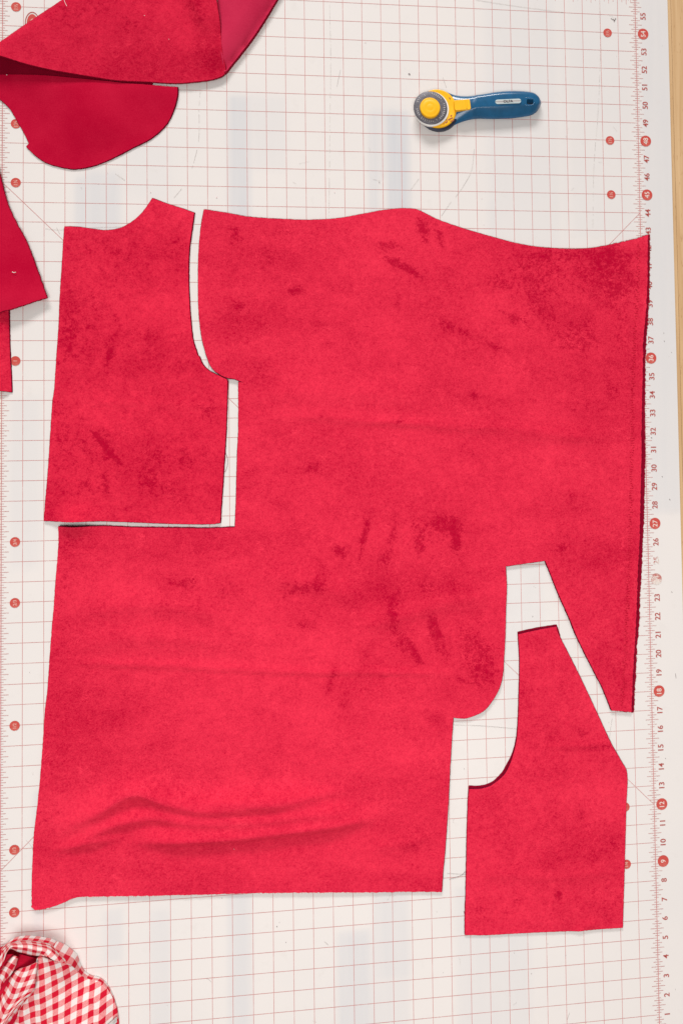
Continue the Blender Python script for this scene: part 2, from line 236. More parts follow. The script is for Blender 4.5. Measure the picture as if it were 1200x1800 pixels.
def wood():
    M = NT('beech_wood')
    oi = M.n('ShaderNodeObjectInfo')
    off = M.n('ShaderNodeVectorMath', operation='MULTIPLY_ADD')
    cb = M.n('ShaderNodeCombineXYZ')
    for i, k in enumerate((3.1, 7.7, 1.3)):
        M.t.links.new(M.math('MULTIPLY', oi.outputs['Random'], k), cb.inputs[i])
    M.t.links.new(M.tc(), off.inputs[0]); off.inputs[1].default_value = (1, 0.045, 1); M.t.links.new(cb.outputs[0], off.inputs[2])
    g = M.noise(75, 5, 0.62, 0.5, vec=off.outputs[0])
    off2 = M.n('ShaderNodeVectorMath', operation='MULTIPLY_ADD')
    M.t.links.new(M.tc(), off2.inputs[0]); off2.inputs[1].default_value = (1, 0.16, 1); M.t.links.new(cb.outputs[0], off2.inputs[2])
    fl = M.noise(520, 2, 0.5, vec=off2.outputs[0])
    c = M.mix(M.rng(g, 0.32, 0.68), (0.56, 0.345, 0.165), (0.70, 0.475, 0.26))
    c = M.mix(M.rng(fl, 0.62, 0.74, 0.0, 0.55), c, (0.40, 0.21, 0.085))
    tone = M.math('MULTIPLY_ADD', oi.outputs['Random'], 0.22, 0.86)
    gx = M.n('ShaderNodeCombineColor')
    for i in range(3): M.t.links.new(tone, gx.inputs[i])
    c = M.mix(1.0, c, gx.outputs[0], 'MULTIPLY')
    M.set(Base_Color=c, Roughness=0.5, Specular_IOR_Level=0.35)
    M.bump(g, 0.15, 0.0005)
    return M.m
MAT['wood'] = wood()

def gingham():
    M = NT('red_gingham_cotton')
    uv = M.n('ShaderNodeUVMap'); uv.uv_map = 'weave'
    s = M.n('ShaderNodeSeparateXYZ'); M.t.links.new(uv.outputs[0], s.inputs[0])
    def band(v):
        fr = M.math('FRACT', v)
        return M.math('MULTIPLY', M.rng(fr, 0.0, 0.03), M.rng(fr, 0.5, 0.53, 1.0, 0.0))
    wob = M.noise(60, 2, 0.5)
    wv = M.math('MULTIPLY', M.math('SUBTRACT', wob, 0.5), 0.14)
    a = band(M.math('ADD', s.outputs[0], wv)); b = band(M.math('ADD', s.outputs[1], wv))
    fine = M.noise(1600, 2, 0.6)
    one = M.math('MULTIPLY', M.math('ADD', a, b), 0.5)
    pink = M.mix(M.rng(fine, 0.35, 0.65), (0.68, 0.17, 0.18), (0.78, 0.36, 0.36))
    c = M.mix(M.rng(one, 0.0, 0.5, smooth=False), (0.76, 0.68, 0.66), pink)
    c = M.mix(M.rng(one, 0.5, 1.0, smooth=False), c, (0.58, 0.006, 0.028))
    M.set(Base_Color=c, Roughness=0.88, Specular_IOR_Level=0.15)
    M.bump(M.math('ADD', fine, M.math('MULTIPLY', wob, 2.0)), 0.35, 0.0012)
    return M.m
MAT['gingham'] = gingham()
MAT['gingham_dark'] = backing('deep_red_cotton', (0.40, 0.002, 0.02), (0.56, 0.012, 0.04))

# ------------------------------------------------------------------ object helpers
def link(o, parent=None, mat=None):
    COL.objects.link(o)
    if parent: o.parent = parent
    if mat is not None and o.data: o.data.materials.clear(); o.data.materials.append(mat)
    return o
def tag(o, label=None, cat=None, group=None, kind=None):
    if label: o['label'] = label
    if cat: o['category'] = cat
    if group: o['group'] = group
    if kind: o['kind'] = kind
    return o
def empty(name, x, y, z=0.0):
    o = bpy.data.objects.new(name, None); o.empty_display_size = 0.02; o.location = (x*IN, y*IN, z); COL.objects.link(o); return o
def from_np(name, v, f, parent, mat, base=(0, 0, 0), smooth=False):
    me = bpy.data.meshes.new(name)
    v = np.asarray(v, float) - np.array(base)
    me.from_pydata([tuple(q) for q in v], [], [tuple(int(i) for i in q) for q in f]); me.update()
    if smooth: me.polygons.foreach_set('use_smooth', [True]*len(me.polygons))
    o = bpy.data.objects.new(name, me); return link(o, parent, mat)
def fattr(o, name, vals):
    a = o.data.attributes.new(name, 'FLOAT', 'POINT'); a.data.foreach_set('value', np.asarray(vals, np.float32))

def catmull(P, n, closed=False):
    P = np.asarray(P, float); N = len(P); out = []
    seg = N if closed else N-1
    for i in range(seg):
        p0 = P[(i-1) % N] if closed or i > 0 else 2*P[0]-P[1]
        p1 = P[i]; p2 = P[(i+1) % N]
        p3 = P[(i+2) % N] if closed or i+2 < N else 2*P[-1]-P[-2]
        for k in range(n):
            t = k/n
            out.append(0.5*((2*p1)+(-p0+p2)*t+(2*p0-5*p1+4*p2-p3)*t*t+(-p0+3*p1-3*p2+p3)*t**3))
    if not closed: out.append(P[-1])
    return np.array(out)

def outline(pts, step, corner=32):
    """closed outline: smooth through gentle bends, sharp at corners, resampled to `step` (inches)"""
    P = np.asarray(pts, float); N = len(P)
    isc = []
    for i in range(N):
        a = P[i]-P[i-1]; b = P[(i+1) % N]-P[i]
        ang = math.degrees(math.acos(max(-1, min(1, np.dot(a, b)/(np.linalg.norm(a)*np.linalg.norm(b)+1e-9)))))
        isc.append(ang > corner)
    out = []
    for i in range(N):
        p1 = P[i]; p2 = P[(i+1) % N]
        L = np.linalg.norm(p2-p1)
        p0 = P[i-1] if not isc[i] else p1-(p2-p1)
        p3 = P[(i+2) % N] if not isc[(i+1) % N] else p2+(p2-p1)
        # centripetal-like tangents scaled to segment length
        t1 = (p2-p0); t1 = t1/(np.linalg.norm(t1)+1e-9)*L
        t2 = (p3-p1); t2 = t2/(np.linalg.norm(t2)+1e-9)*L
        n = max(1, int(round(L/step)))
        for k in range(n):
            t = k/n; h = t*t*t; q = t*t
            out.append((2*h-3*q+1)*p1+(h-2*q+t)*t1+(-2*h+3*q)*p2+(h-q)*t2)
    return np.array(out)

def inside(poly, x, y):
    c = np.zeros(len(x), bool); n = len(poly); j = n-1
    for i in range(n):
        xi, yi = poly[i]; xj, yj = poly[j]
        cond = ((yi > y) != (yj > y))
        with np.errstate(divide='ignore', invalid='ignore'):
            xx = (xj-xi)*(y-yi)/(yj-yi+1e-12)+xi
        c ^= cond & (x < xx); j = i
    return c
def dist_poly(x, y, pl, closed=True):
    d = np.full(len(x), 1e9); n = len(pl)
    for i in range(n if closed else n-1):
        a = pl[i]; b = pl[(i+1) % n]; ab = b-a; L = ab@ab+1e-12
        t = np.clip(((x-a[0])*ab[0]+(y-a[1])*ab[1])/L, 0, 1)
        d = np.minimum(d, (x-a[0]-t*ab[0])**2+(y-a[1]-t*ab[1])**2)
    return np.sqrt(d)

def cloth(parent, base, name, key, mat, thick, zf, step=0.16, edge_out=0.035, fray=None, nap=None, edge_mat='edge', edge_name='cut_edge', zbot=None, corner=32):
    """a flat-lying cloth layer: meshed surface over its outline with height zf(x, y) (mm), plus its cut edge as a thin wall"""
    pts = [(p[0], p[1]) for p in SHAPES[key]]
    B = outline(pts, step*0.6, corner)
    # outward normals
    d = np.roll(B, -1, 0)-np.roll(B, 1, 0); nrm = np.stack([d[:, 1], -d[:, 0]], 1); nrm /= np.linalg.norm(nrm, axis=1)[:, None]+1e-9
    area2 = np.sum(B[:, 0]*np.roll(B[:, 1], -1)-np.roll(B[:, 0], -1)*B[:, 1])
    if area2 < 0: nrm = -nrm
    for i in range(len(B)):
        x, y = B[i]
        amp = 0.006+(fray(x, y) if fray else 0)
        B[i] += nrm[i]*amp*(noise.noise((x*9, y*9, 3.1))*0.8+random.uniform(-1, 1)*0.6)
    lo = B.min(0); hi = B.max(0)
    gx, gy = np.meshgrid(np.arange(lo[0], hi[0], step), np.arange(lo[1], hi[1], step*0.866))
    gx = gx.copy(); gx[1::2] += step/2
    gx = gx.ravel(); gy = gy.ravel()
    k = inside(B, gx, gy); gx, gy = gx[k], gy[k]
    k = np.zeros(len(gx), bool)
    k = dist_poly(gx, gy, B) > step*0.5
    gx, gy = gx[k], gy[k]
    V = [Vector(b) for b in B]+[Vector((a, b)) for a, b in zip(gx, gy)]
    E = [(i, (i+1) % len(B)) for i in range(len(B))]
    r = delaunay_2d_cdt(V, E, [], 1, 1e-6)
    vv = np.array([(q.x, q.y) for q in r[0]]); ff = r[2]
    z = zf(vv[:, 0], vv[:, 1])/1000+thick/1000
    o = from_np(name, np.c_[vv*IN, z], ff, parent, mat, base, True)
    if nap is not None: fattr(o, 'nap', nap(vv[:, 0], vv[:, 1]))
    else: fattr(o, 'nap', np.zeros(len(vv)))
    # cut edge wall
    zb = zf(B[:, 0], B[:, 1])/1000
    zt = zb+thick/1000
    lowz = zb*0+0.0001 if zbot is None else zb+zbot/1000
    eo = edge_out*(0.75+0.5*np.array([random.random() for _ in B]))[:, None]
    out = B+nrm*eo
    n = len(B)
    v = np.r_[np.c_[B*IN, zt], np.c_[(B+nrm*eo*0.8)*IN, zt-0.35*(zt-lowz)], np.c_[out*IN, lowz]]
    f = []
    for i in range(n):
        j = (i+1) % n
        f += [(i, j, n+j, n+i), (n+i, n+j, 2*n+j, 2*n+i)]
    from_np(edge_name, v, f, parent, MAT[edge_mat], base, False)
    # short loose fibres along the cut
    fv = []; ff2 = []; tg = np.stack([-nrm[:, 1], nrm[:, 0]], 1)
    for i in range(n):
        for _ in range(2):
            if random.random() < 0.35: continue
            t = random.random(); p = B[i]*(1-t)+B[(i+1) % n]*t; zz = zt[i]*(1-t)+zt[(i+1) % n]*t
            L = random.uniform(0.02, 0.065)*(1.6 if fray and fray(*B[i]) > 0.01 else 1.0); sw_ = random.uniform(-0.8, 0.8)
            q = p+nrm[i]*L+tg[i]*L*sw_; k0 = len(fv); hw = 0.006
            fv += [((p-tg[i]*hw)[0]*IN, (p-tg[i]*hw)[1]*IN, zz), ((p+tg[i]*hw)[0]*IN, (p+tg[i]*hw)[1]*IN, zz), (q[0]*IN, q[1]*IN, max(0.0003, zz-random.uniform(0.0, 0.001)))]
            ff2.append((k0, k0+1, k0+2))
    fz = from_np('edge_fuzz', fv, ff2, parent, MAT['fuzz'], base); tag(fz, kind='stuff')
    return o

def blobs(marks):
    """nap strokes: soft ellipses (centre, rx, ry in inches, angle in degrees, strength)"""
    def fn(x, y):
        s = np.zeros(len(x))
        for (c, rx, ry, an, st) in marks:
            a = math.radians(an); dx = x-c[0]; dy = y-c[1]
            u = (dx*math.cos(a)+dy*math.sin(a))/rx; v = (-dx*math.sin(a)+dy*math.cos(a))/ry
            q = np.exp(-((u*u+v*v)**1.25)*0.8)
            if st > 0 and min(rx, ry) < 0.4: st = st*1.3
            s += st*q
        return s
    return fn
def ridge(x, y, pts, h, wd, skew=0.0, fade=1.2):
    """a soft fold running along pts; height tapers at both ends"""
    P = np.array(pts, float); P = catmull(P, 6)
    seg = np.r_[0, np.cumsum(np.linalg.norm(np.diff(P, axis=0), axis=1))]; Lt = seg[-1]
    best = np.full(len(x), 1e9); sd = np.zeros(len(x)); tt = np.zeros(len(x))
    for i in range(len(P)-1):
        a = P[i]; b = P[i+1]; ab = b-a; L = ab@ab+1e-12
        t = np.clip(((x-a[0])*ab[0]+(y-a[1])*ab[1])/L, 0, 1)
        px = x-a[0]-t*ab[0]; py = y-a[1]-t*ab[1]
        d = np.hypot(px, py); k = d < best
        best = np.where(k, d, best); s = np.sign(ab[0]*py-ab[1]*px)
        sd = np.where(k, s*d, sd); tt = np.where(k, seg[i]+t*math.sqrt(L), tt)
    ws = np.where(sd > 0, wd*(1+skew), wd*(1-skew))
    end = np.clip(tt/fade, 0, 1)*np.clip((Lt-tt)/fade, 0, 1); end = end*end*(3-2*end)
    return h*end*np.exp(-(np.abs(sd)/ws)**1.55)
def waves(x, y, sc, amp, seed):
    return np.array([amp*(0.5+0.5*noise.noise((a*sc, b*sc, seed))) for a, b in zip(x, y)])

def text_mesh(s, size, bold=0.0, _c={}):
    k = (s, size, bold)
    if k not in _c:
        cu = bpy.data.curves.new('t', 'FONT'); cu.body = s; cu.size = size; cu.align_x = 'CENTER'; cu.align_y = 'CENTER'; cu.offset = bold
        cu.resolution_u = 5
        o = bpy.data.objects.new('t', cu); COL.objects.link(o)
        dg = bpy.context.evaluated_depsgraph_get()
        me = bpy.data.meshes.new_from_object(o.evaluated_get(dg)); me.name = 'numeral'
        bpy.data.objects.remove(o)
        vs_ = np.array([v.co[:] for v in me.vertices]); c = (vs_.min(0)+vs_.max(0))/2
        for v in me.vertices: v.co.x -= c[0]; v.co.y -= c[1]
        _c[k] = me
    return _c[k]

def box_mesh(name, sx, sy, sz, bev=0.0):
    bm = bmesh.new(); bmesh.ops.create_cube(bm, size=1)
    bmesh.ops.scale(bm, vec=(sx, sy, sz), verts=bm.verts)
    if bev: bmesh.ops.bevel(bm, geom=bm.edges[:], offset=bev, segments=1, affect='EDGES')
    me = bpy.data.meshes.new(name); bm.to_mesh(me); bm.free(); return me

# ================================================================== SETTING: beech bench top
table = bpy.data.objects.new('table_top', box_mesh('table_top', 66*IN, 84*IN, 0.03)); link(table, None, MAT['wood'])
table.location = (-13*IN, 29*IN, -0.0245); tag(table, kind='structure')
sw = 1.75
stave = box_mesh('stave', (sw-0.012)*IN, 84*IN, 0.0066, 0.0004)
stave.materials.append(MAT['wood'])
nst = 37
for i in range(nst):
    o = bpy.data.objects.new('stave', stave); COL.objects.link(o); o.parent = table
    xs = 2.12+sw*(i-25)+sw/2
    o.location = ((xs+13)*IN, 0, 0.0182-random.uniform(0, 0.0001))

# ================================================================== CUTTING MAT
mb = (-16.5*IN, 28*IN, 0.0)
mat = empty('cutting_mat', -16.5, 28)
tag(mat, 'large white cutting mat with red inch grid covering the wooden table', 'cutting mat')
X0, X1, Y0, Y1 = -34.9, 1.87, -1.9, 57.9
gxs = np.arange(X0, X1+1e-6, (X1-X0)/147); gys = np.arange(Y0, Y1+1e-6, (Y1-Y0)/239)
GX, GY = np.meshgrid(gxs, gys); nx = len(gxs); ny = len(gys)
gv = np.c_[GX.ravel()*IN, GY.ravel()*IN, np.zeros(GX.size)]
gf = [(j*nx+i, j*nx+i+1, (j+1)*nx+i+1, (j+1)*nx+i) for j in range(ny-1) for i in range(nx-1)]
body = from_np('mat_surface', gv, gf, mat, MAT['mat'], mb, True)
def soft_rect(x, y, a, b, s, e=0.28):
    (xa, ya), (xb, yb) = a, b
    x0, x1 = min(xa, xb), max(xa, xb); y0, y1 = min(ya, yb), max(ya, yb)
    f = lambda t: 1/(1+np.exp(-np.clip(t/e*4, -40, 40)))
    return s*f(x-x0)*f(x1-x)*f(y-y0)*f(y1-y)
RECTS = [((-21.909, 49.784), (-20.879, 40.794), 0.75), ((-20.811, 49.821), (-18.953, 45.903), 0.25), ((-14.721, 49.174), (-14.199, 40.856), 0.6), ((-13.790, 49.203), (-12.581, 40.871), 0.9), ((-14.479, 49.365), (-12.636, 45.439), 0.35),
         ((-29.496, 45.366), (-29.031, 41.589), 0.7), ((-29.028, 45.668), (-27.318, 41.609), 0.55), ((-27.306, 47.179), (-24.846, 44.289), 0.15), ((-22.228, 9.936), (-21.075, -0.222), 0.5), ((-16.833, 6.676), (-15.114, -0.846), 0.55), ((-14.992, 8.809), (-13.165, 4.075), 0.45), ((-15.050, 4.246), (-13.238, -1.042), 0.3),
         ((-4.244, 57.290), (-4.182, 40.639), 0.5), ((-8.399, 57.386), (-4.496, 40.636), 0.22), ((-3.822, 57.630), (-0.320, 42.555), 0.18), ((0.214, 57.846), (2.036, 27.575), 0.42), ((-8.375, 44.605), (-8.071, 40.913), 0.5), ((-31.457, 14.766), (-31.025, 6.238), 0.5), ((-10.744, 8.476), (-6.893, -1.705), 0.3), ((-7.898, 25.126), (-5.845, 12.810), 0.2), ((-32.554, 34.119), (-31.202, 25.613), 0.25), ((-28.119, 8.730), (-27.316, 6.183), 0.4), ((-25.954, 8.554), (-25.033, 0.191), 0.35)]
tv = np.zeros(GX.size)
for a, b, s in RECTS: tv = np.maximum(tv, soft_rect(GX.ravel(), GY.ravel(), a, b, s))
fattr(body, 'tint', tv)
side_v = []; side_f = []
cs = [(X0, Y0), (X1, Y0), (X1, Y1), (X0, Y1)]
for z in (0, -0.0028): side_v += [(x*IN, y*IN, z) for x, y in cs]
for i in range(4): side_f.append((i, i+4, (i+1) % 4+4, (i+1) % 4))
side_f.append((7, 6, 5, 4))
from_np('mat_edge', side_v, side_f, mat, MAT['mat_side'], mb)

class Strips:
    def __init__(self): self.v = []; self.f = []
    def seg(self, a, b, w, z):
        a = np.array(a, float); b = np.array(b, float); d = b-a; L = np.linalg.norm(d)
        if L < 1e-6: return
        n = np.array([-d[1], d[0]])/L*w/2; k = len(self.v)
        for q in (a-n, b-n, b+n, a+n): self.v.append((q[0]*IN, q[1]*IN, z))
        self.f.append((k, k+1, k+2, k+3))
    def poly(self, pts, w, z, sm=5, dash=None):
        P = catmull(np.array(pts, float), sm) if len(pts) > 2 else np.array(pts, float)
        if dash:
            d = np.linalg.norm(P[-1]-P[0]); n = max(2, int(d/dash)); t = np.linspace(0, 1, n*2)
            idx = np.linspace(0, len(P)-1, n*2); Q = np.stack([np.interp(idx, range(len(P)), P[:, i]) for i in (0, 1)], 1)
            for i in range(0, len(Q)-1):
                if random.random() < 0.62: self.seg(Q[i], Q[i+1], w, z)
            return
        for i in range(len(P)-1): self.seg(P[i], P[i+1], w, z)
    def make(self, name, mt): return from_np(name, self.v, self.f, mat, MAT[mt], mb)
LW = 0.027
g = Strips()
for i in range(1, 33): g.seg((-i, 0), (-i, 56), LW, 0.00012)
for j in range(1, 56): g.seg((-33, j), (0, j), LW*0.92, 0.00016)
tag(g.make('grid_print', 'ink'), kind='stuff')
g = Strips()
g.seg((-33, 45), (0, 12), LW*0.95, 0.00022); g.seg((-33, 11), (0, 44), LW*0.95, 0.00022)
g.make('diagonal_line', 'ink')
g = Strips()
for X in (0, -33): g.seg((X, -0.2), (X, 56.2), 0.042, 0.00020)
for Y in (0, 56): g.seg((-33.2, Y), (0.2, Y), 0.042, 0.00024)
ext = {0: 0.0, 4: 0.36, 2: 0.25, 6: 0.25}
for e in range(0, 56*8):
    k = e % 8; y = e/8
    if k == 0: continue
    L = ext.get(k, 0.125)
    g.seg((-L, y), (L, y), 0.022, 0.00028); g.seg((-33-L, y), (-33+L, y), 0.022, 0.00028)
for e in range(0, 33*8):
    k = e % 8; x = -e/8
    if k == 0: continue
    L = ext.get(k, 0.125)
    g.seg((x, 56-L), (x, 56+L), 0.022, 0.00032); g.seg((x, -L), (x, L), 0.022, 0.00032)
tag(g.make('ruler_ticks', 'ink'), kind='stuff')

def disc(name, x, y, r, z, mt, seg=36):
    v = [(0, 0, 0)]+[(r*IN*math.cos(2*math.pi*k/seg), r*IN*math.sin(2*math.pi*k/seg), 0) for k in range(seg)]
    o = from_np(name, v, [(0, k+1, (k+1) % seg+1) for k in range(seg)], mat, MAT[mt])
    o.location = (x*IN-mb[0], y*IN-mb[1], z); return o
def numeral(s, size, x, y, z, mt, parent=None, bold=0.0, name='numeral'):
    me = text_mesh(s, size*IN, bold*IN).copy(); o = bpy.data.objects.new(name, me)
    me.materials.clear(); me.materials.append(MAT[mt]); COL.objects.link(o)
    o.rotation_euler.z = math.pi/2
    if parent: o.parent = parent; o.location = (x*IN, y*IN, z)
    else: o.parent = mat; o.location = (x*IN-mb[0], y*IN-mb[1], z)
    return o
YARD = {9: '1/4', 12: '1/3', 18: '1/2', 24: '2/3', 27: '3/4', 36: '1', 45: '1¼', 48: '1⅓', 54: '1½'}
for n in range(1, 56):
    worn = n in (24, 25)
    if n in YARD:
        d = disc('number_disc', 0.42, n, 0.305, 0.00036, 'ink_worn' if worn else 'disc')
        numeral(str(n), 0.37, 0, 0, 0.0001, 'ink_white', d, 0.003)
        for X in (-1.6, -32.35):
            d = disc('yard_disc', X, n-(0.02), 0.24, 0.0004, 'disc')
            numeral(YARD[n], 0.23 if len(YARD[n]) == 3 else 0.26, 0, 0, 0.0001, 'ink_faint', d, 0.004)
    else:
        numeral(str(n), 0.42, 0.44, n, 0.00036, 'ink_worn' if worn else 'ink_bold', None, 0.006)
# oval maker's emblem printed near the top left corner
ex, ey = SHAPES['logo'][0][:2]
def oval(name, rx, ry, r2x, r2y, z, mt, dx=0, dy=0):
    seg = 40; v = []; f = []
    for k in range(seg):
        a = 2*math.pi*k/seg
        v.append(((ex+dx+rx*math.cos(a))*IN, (ey+dy+ry*math.sin(a))*IN, z))
        v.append(((ex+dx+r2x*math.cos(a))*IN, (ey+dy+r2y*math.sin(a))*IN, z))
    for k in range(seg):
        j = (k+1) % seg; f.append((2*k, 2*j, 2*j+1, 2*k+1))
    return from_np(name, v, f, mat, MAT[mt], mb)
oval('emblem_ring', 0.36, 0.62, 0.32, 0.575, 0.0004, 'ink_bold')
oval('emblem_ring', 0.27, 0.50, 0.001, 0.001, 0.0004, 'disc')
oval('emblem_motif', 0.11, 0.14, 0.05, 0.07, 0.0005, 'ink_faint', 0.02, 0.12)

# blade scores, dents and pencil marks on the mat
g = Strips()
SC = [([(-16.684, 54.853), (-16.655, 52.038), (-16.718, 48.988), (-16.836, 43.538)], 0.10), ([(-2.003, 55.809), (-2.044, 52.622), (-2.244, 49.446), (-2.531, 46.601), (-2.672, 43.149)], 0.12), ([(-8.898, 55.476), (-6.875, 55.258), (-4.037, 55.012)], None),
      ([(-16.158, 51.355), (-16.346, 50.462)], None), ([(-9.100, 47.308), (-9.273, 46.129), (-9.686, 45.349), (-10.156, 44.663)], None), ([(-23.382, 50.571), (-23.342, 49.974), (-23.404, 49.075), (-23.442, 47.285), (-23.849, 45.641)], 0.2),
      ([(-27.560, 45.556), (-27.087, 45.214)], None), ([(-24.279, 44.861), (-24.677, 44.351)], None), ([(-10.726, 51.158), (-10.551, 50.576)], None), ([(-12.582, 44.982), (-12.089, 45.635)], None), ([(-10.935, 43.636), (-10.405, 44.412)], None),
      ([(-10.728, 16.821), (-9.111, 16.672), (-7.360, 16.426)], None), ([(-11.176, 9.235), (-10.139, 9.097)], None), ([(-17.466, 6.304), (-17.268, 6.117)], None), ([(-30.946, 42.665), (-30.128, 42.619), (-28.479, 42.760), (-26.814, 42.844)], None), ([(-30.401, 42.731), (-30.237, 42.386)], None), ([(-14.527, 45.550), (-14.139, 45.467)], None), ([(-2.203, 16.707), (-2.348, 15.874), (-2.393, 15.277)], None),
      ([(-4.857, 1.571), (-4.986, 1.233)], None), ([(-18.667, 45.309), (-18.522, 45.221)], None), ([(-8.420, 38.612), (-8.114, 38.521)], None)]
for pts, dash in SC: g.poly(pts, 0.017, 0.00045, 5, dash)
rs = random.Random(11)
for _ in range(80):   # short faint scores everywhere
    x = rs.uniform(-32, -1); y = rs.uniform(1, 55); a = rs.uniform(0, math.pi); L = rs.uniform(0.1, 0.7)
    g.poly([(x, y), (x+L*0.5*math.cos(a)+rs.uniform(-.04, .04), y+L*0.5*math.sin(a)), (x+L*math.cos(a), y+L*math.sin(a))], rs.uniform(0.006, 0.011), 0.00045, 4)
tag(g.make('blade_scores', 'scratch'), kind='stuff')
g = Strips()
for a, b, wd in [((-1.398, 54.800), (-1.191, 54.682), 0.03), ((-1.107, 54.829), (-1.225, 54.616), 0.035), ((-1.253, 54.791), (-1.207, 54.697), 0.02), ((-12.568, 51.291), (-12.478, 51.232), 0.07), ((1.251, 28.305), (1.313, 28.242), 0.03), ((1.249, 23.289), (1.289, 23.242), 0.03), ((1.163, 37.388), (1.194, 37.357), 0.03), ((1.184, 36.950), (1.215, 36.919), 0.035), ((0.865, 29.550), (0.912, 29.503), 0.025), ((0.310, 31.665), (0.373, 31.633), 0.04), ((-14.200, 45.405), (-14.171, 45.345), 0.03), ((-6.422, 22.283), (-6.392, 22.251), 0.03), ((-19.839, 7.268), (-19.797, 7.236), 0.03), ((1.358, 18.884), (1.383, 18.639), 0.02)]:
    g.seg(a, b, wd, 0.0005)
for _ in range(60):
    x = rs.uniform(-32, 1.6); y = rs.uniform(1, 56); a = rs.uniform(0, 6.28); r = rs.uniform(0.006, 0.018)
    g.seg((x, y), (x+2*r*math.cos(a), y+2*r*math.sin(a)), r*1.6, 0.0005)
tag(g.make('specks', 'thread_grey'), kind='stuff')

# ================================================================== RED VELVET: the large remaining yardage
mx, my = -16, 26
base = (mx*IN, my*IN, 0)
big = empty('velvet_yardage', mx, my)
tag(big, 'largest red velvet panel with cut out notches and wrinkles near its bottom left corner', 'fabric panel', 'red velvet cut on the mat')
LIFT = (-29.423, 27.818)
def z_main(x, y):
    z = 0.9+waves(x, y, 0.16, 3.0, 2.0)+waves(x, y, 0.55, 0.35, 8.0)
    z += ridge(x, y, [(-21.364, 33.163), (-19.215, 32.931), (-17.475, 32.968), (-15.133, 32.701), (-13.354, 32.678), (-10.659, 32.342), (-7.307, 32.205), (-4.212, 31.825), (-0.744, 31.680)], 2.0, 0.28, 0.35, 5)
    z += ridge(x, y, [(-15.133, 32.701), (-13.356, 32.529), (-11.561, 32.475)], 1.4, 0.14, 0.3, 1)
    z += ridge(x, y, [(-8.539, 31.920), (-5.462, 31.660), (-2.333, 31.520)], 1.2, 0.2, 0.3, 1.5)
    z += ridge(x, y, [(-21.216, 34.011), (-16.292, 34.261), (-11.542, 33.768)], 1.4, 0.6, 0.2, 2)
    z += ridge(x, y, [(-30.260, 21.005), (-27.691, 20.772), (-24.115, 20.489), (-20.751, 20.157), (-17.611, 19.891), (-14.121, 19.723), (-10.117, 19.382)], 2.3, 0.15, 0.4, 3)
    z += ridge(x, y, [(-30.764, 12.294), (-29.591, 13.039), (-28.246, 13.724), (-26.616, 14.508), (-24.975, 13.953), (-23.041, 13.487), (-19.955, 13.508), (-16.526, 13.511)], 12.0, 0.50, 0.20, 3.5)
    z += ridge(x, y, [(-29.859, 11.898), (-27.977, 12.871), (-25.801, 13.224), (-23.877, 12.867), (-21.089, 12.733), (-17.683, 12.899), (-15.376, 12.917)], 7.5, 0.36, 0.15, 2)
    z += ridge(x, y, [(-27.302, 12.046), (-24.983, 12.075), (-22.214, 12.019), (-19.401, 12.133), (-16.540, 12.306), (-14.218, 12.435)], 12.0, 0.40, 0.20, 3)
    z += ridge(x, y, [(-24.974, 14.121), (-22.203, 13.827), (-18.817, 13.776), (-15.364, 13.867)], 5.0, 0.24, 0.1, 3)
    z += ridge(x, y, [(-30.923, 11.783), (-29.055, 12.171), (-26.895, 12.351)], 5.0, 0.24, 0.1, 1.5)
    z += ridge(x, y, [(-15.402, 10.790), (-13.066, 11.025), (-11.884, 11.317)], 1.2, 0.3, 0.2, 1)
    z += ridge(x, y, [(-29.857, 23.315), (-27.686, 23.567), (-24.934, 23.573), (-21.580, 22.694)], 2.6, 0.55, 0.2, 2)
    z += ridge(x, y, [(-16.431, 21.900), (-13.494, 22.510), (-10.504, 23.279), (-8.083, 23.336)], 2.6, 0.55, 0.2, 2)
    z += ridge(x, y, [(-20.997, 24.979), (-17.565, 24.277), (-14.955, 23.302)], 2.2, 0.55, 0.2, 2)
    z += ridge(x, y, [(-29.588, 21.758), (-26.045, 22.026), (-21.588, 21.545)], 2.2, 0.55, 0.2, 2)
    z += ridge(x, y, [(-0.825, 41.607), (-1.011, 33.818), (-1.389, 24.606), (-1.774, 17.648)], 0.8, 0.12, 0, 1)
    z += 9.0*np.exp(-(((x-LIFT[0])/0.75)**2+((y-LIFT[1])/0.5)**2))
    d = np.minimum(np.abs(y-8.4)*0+9, 9)
    return z
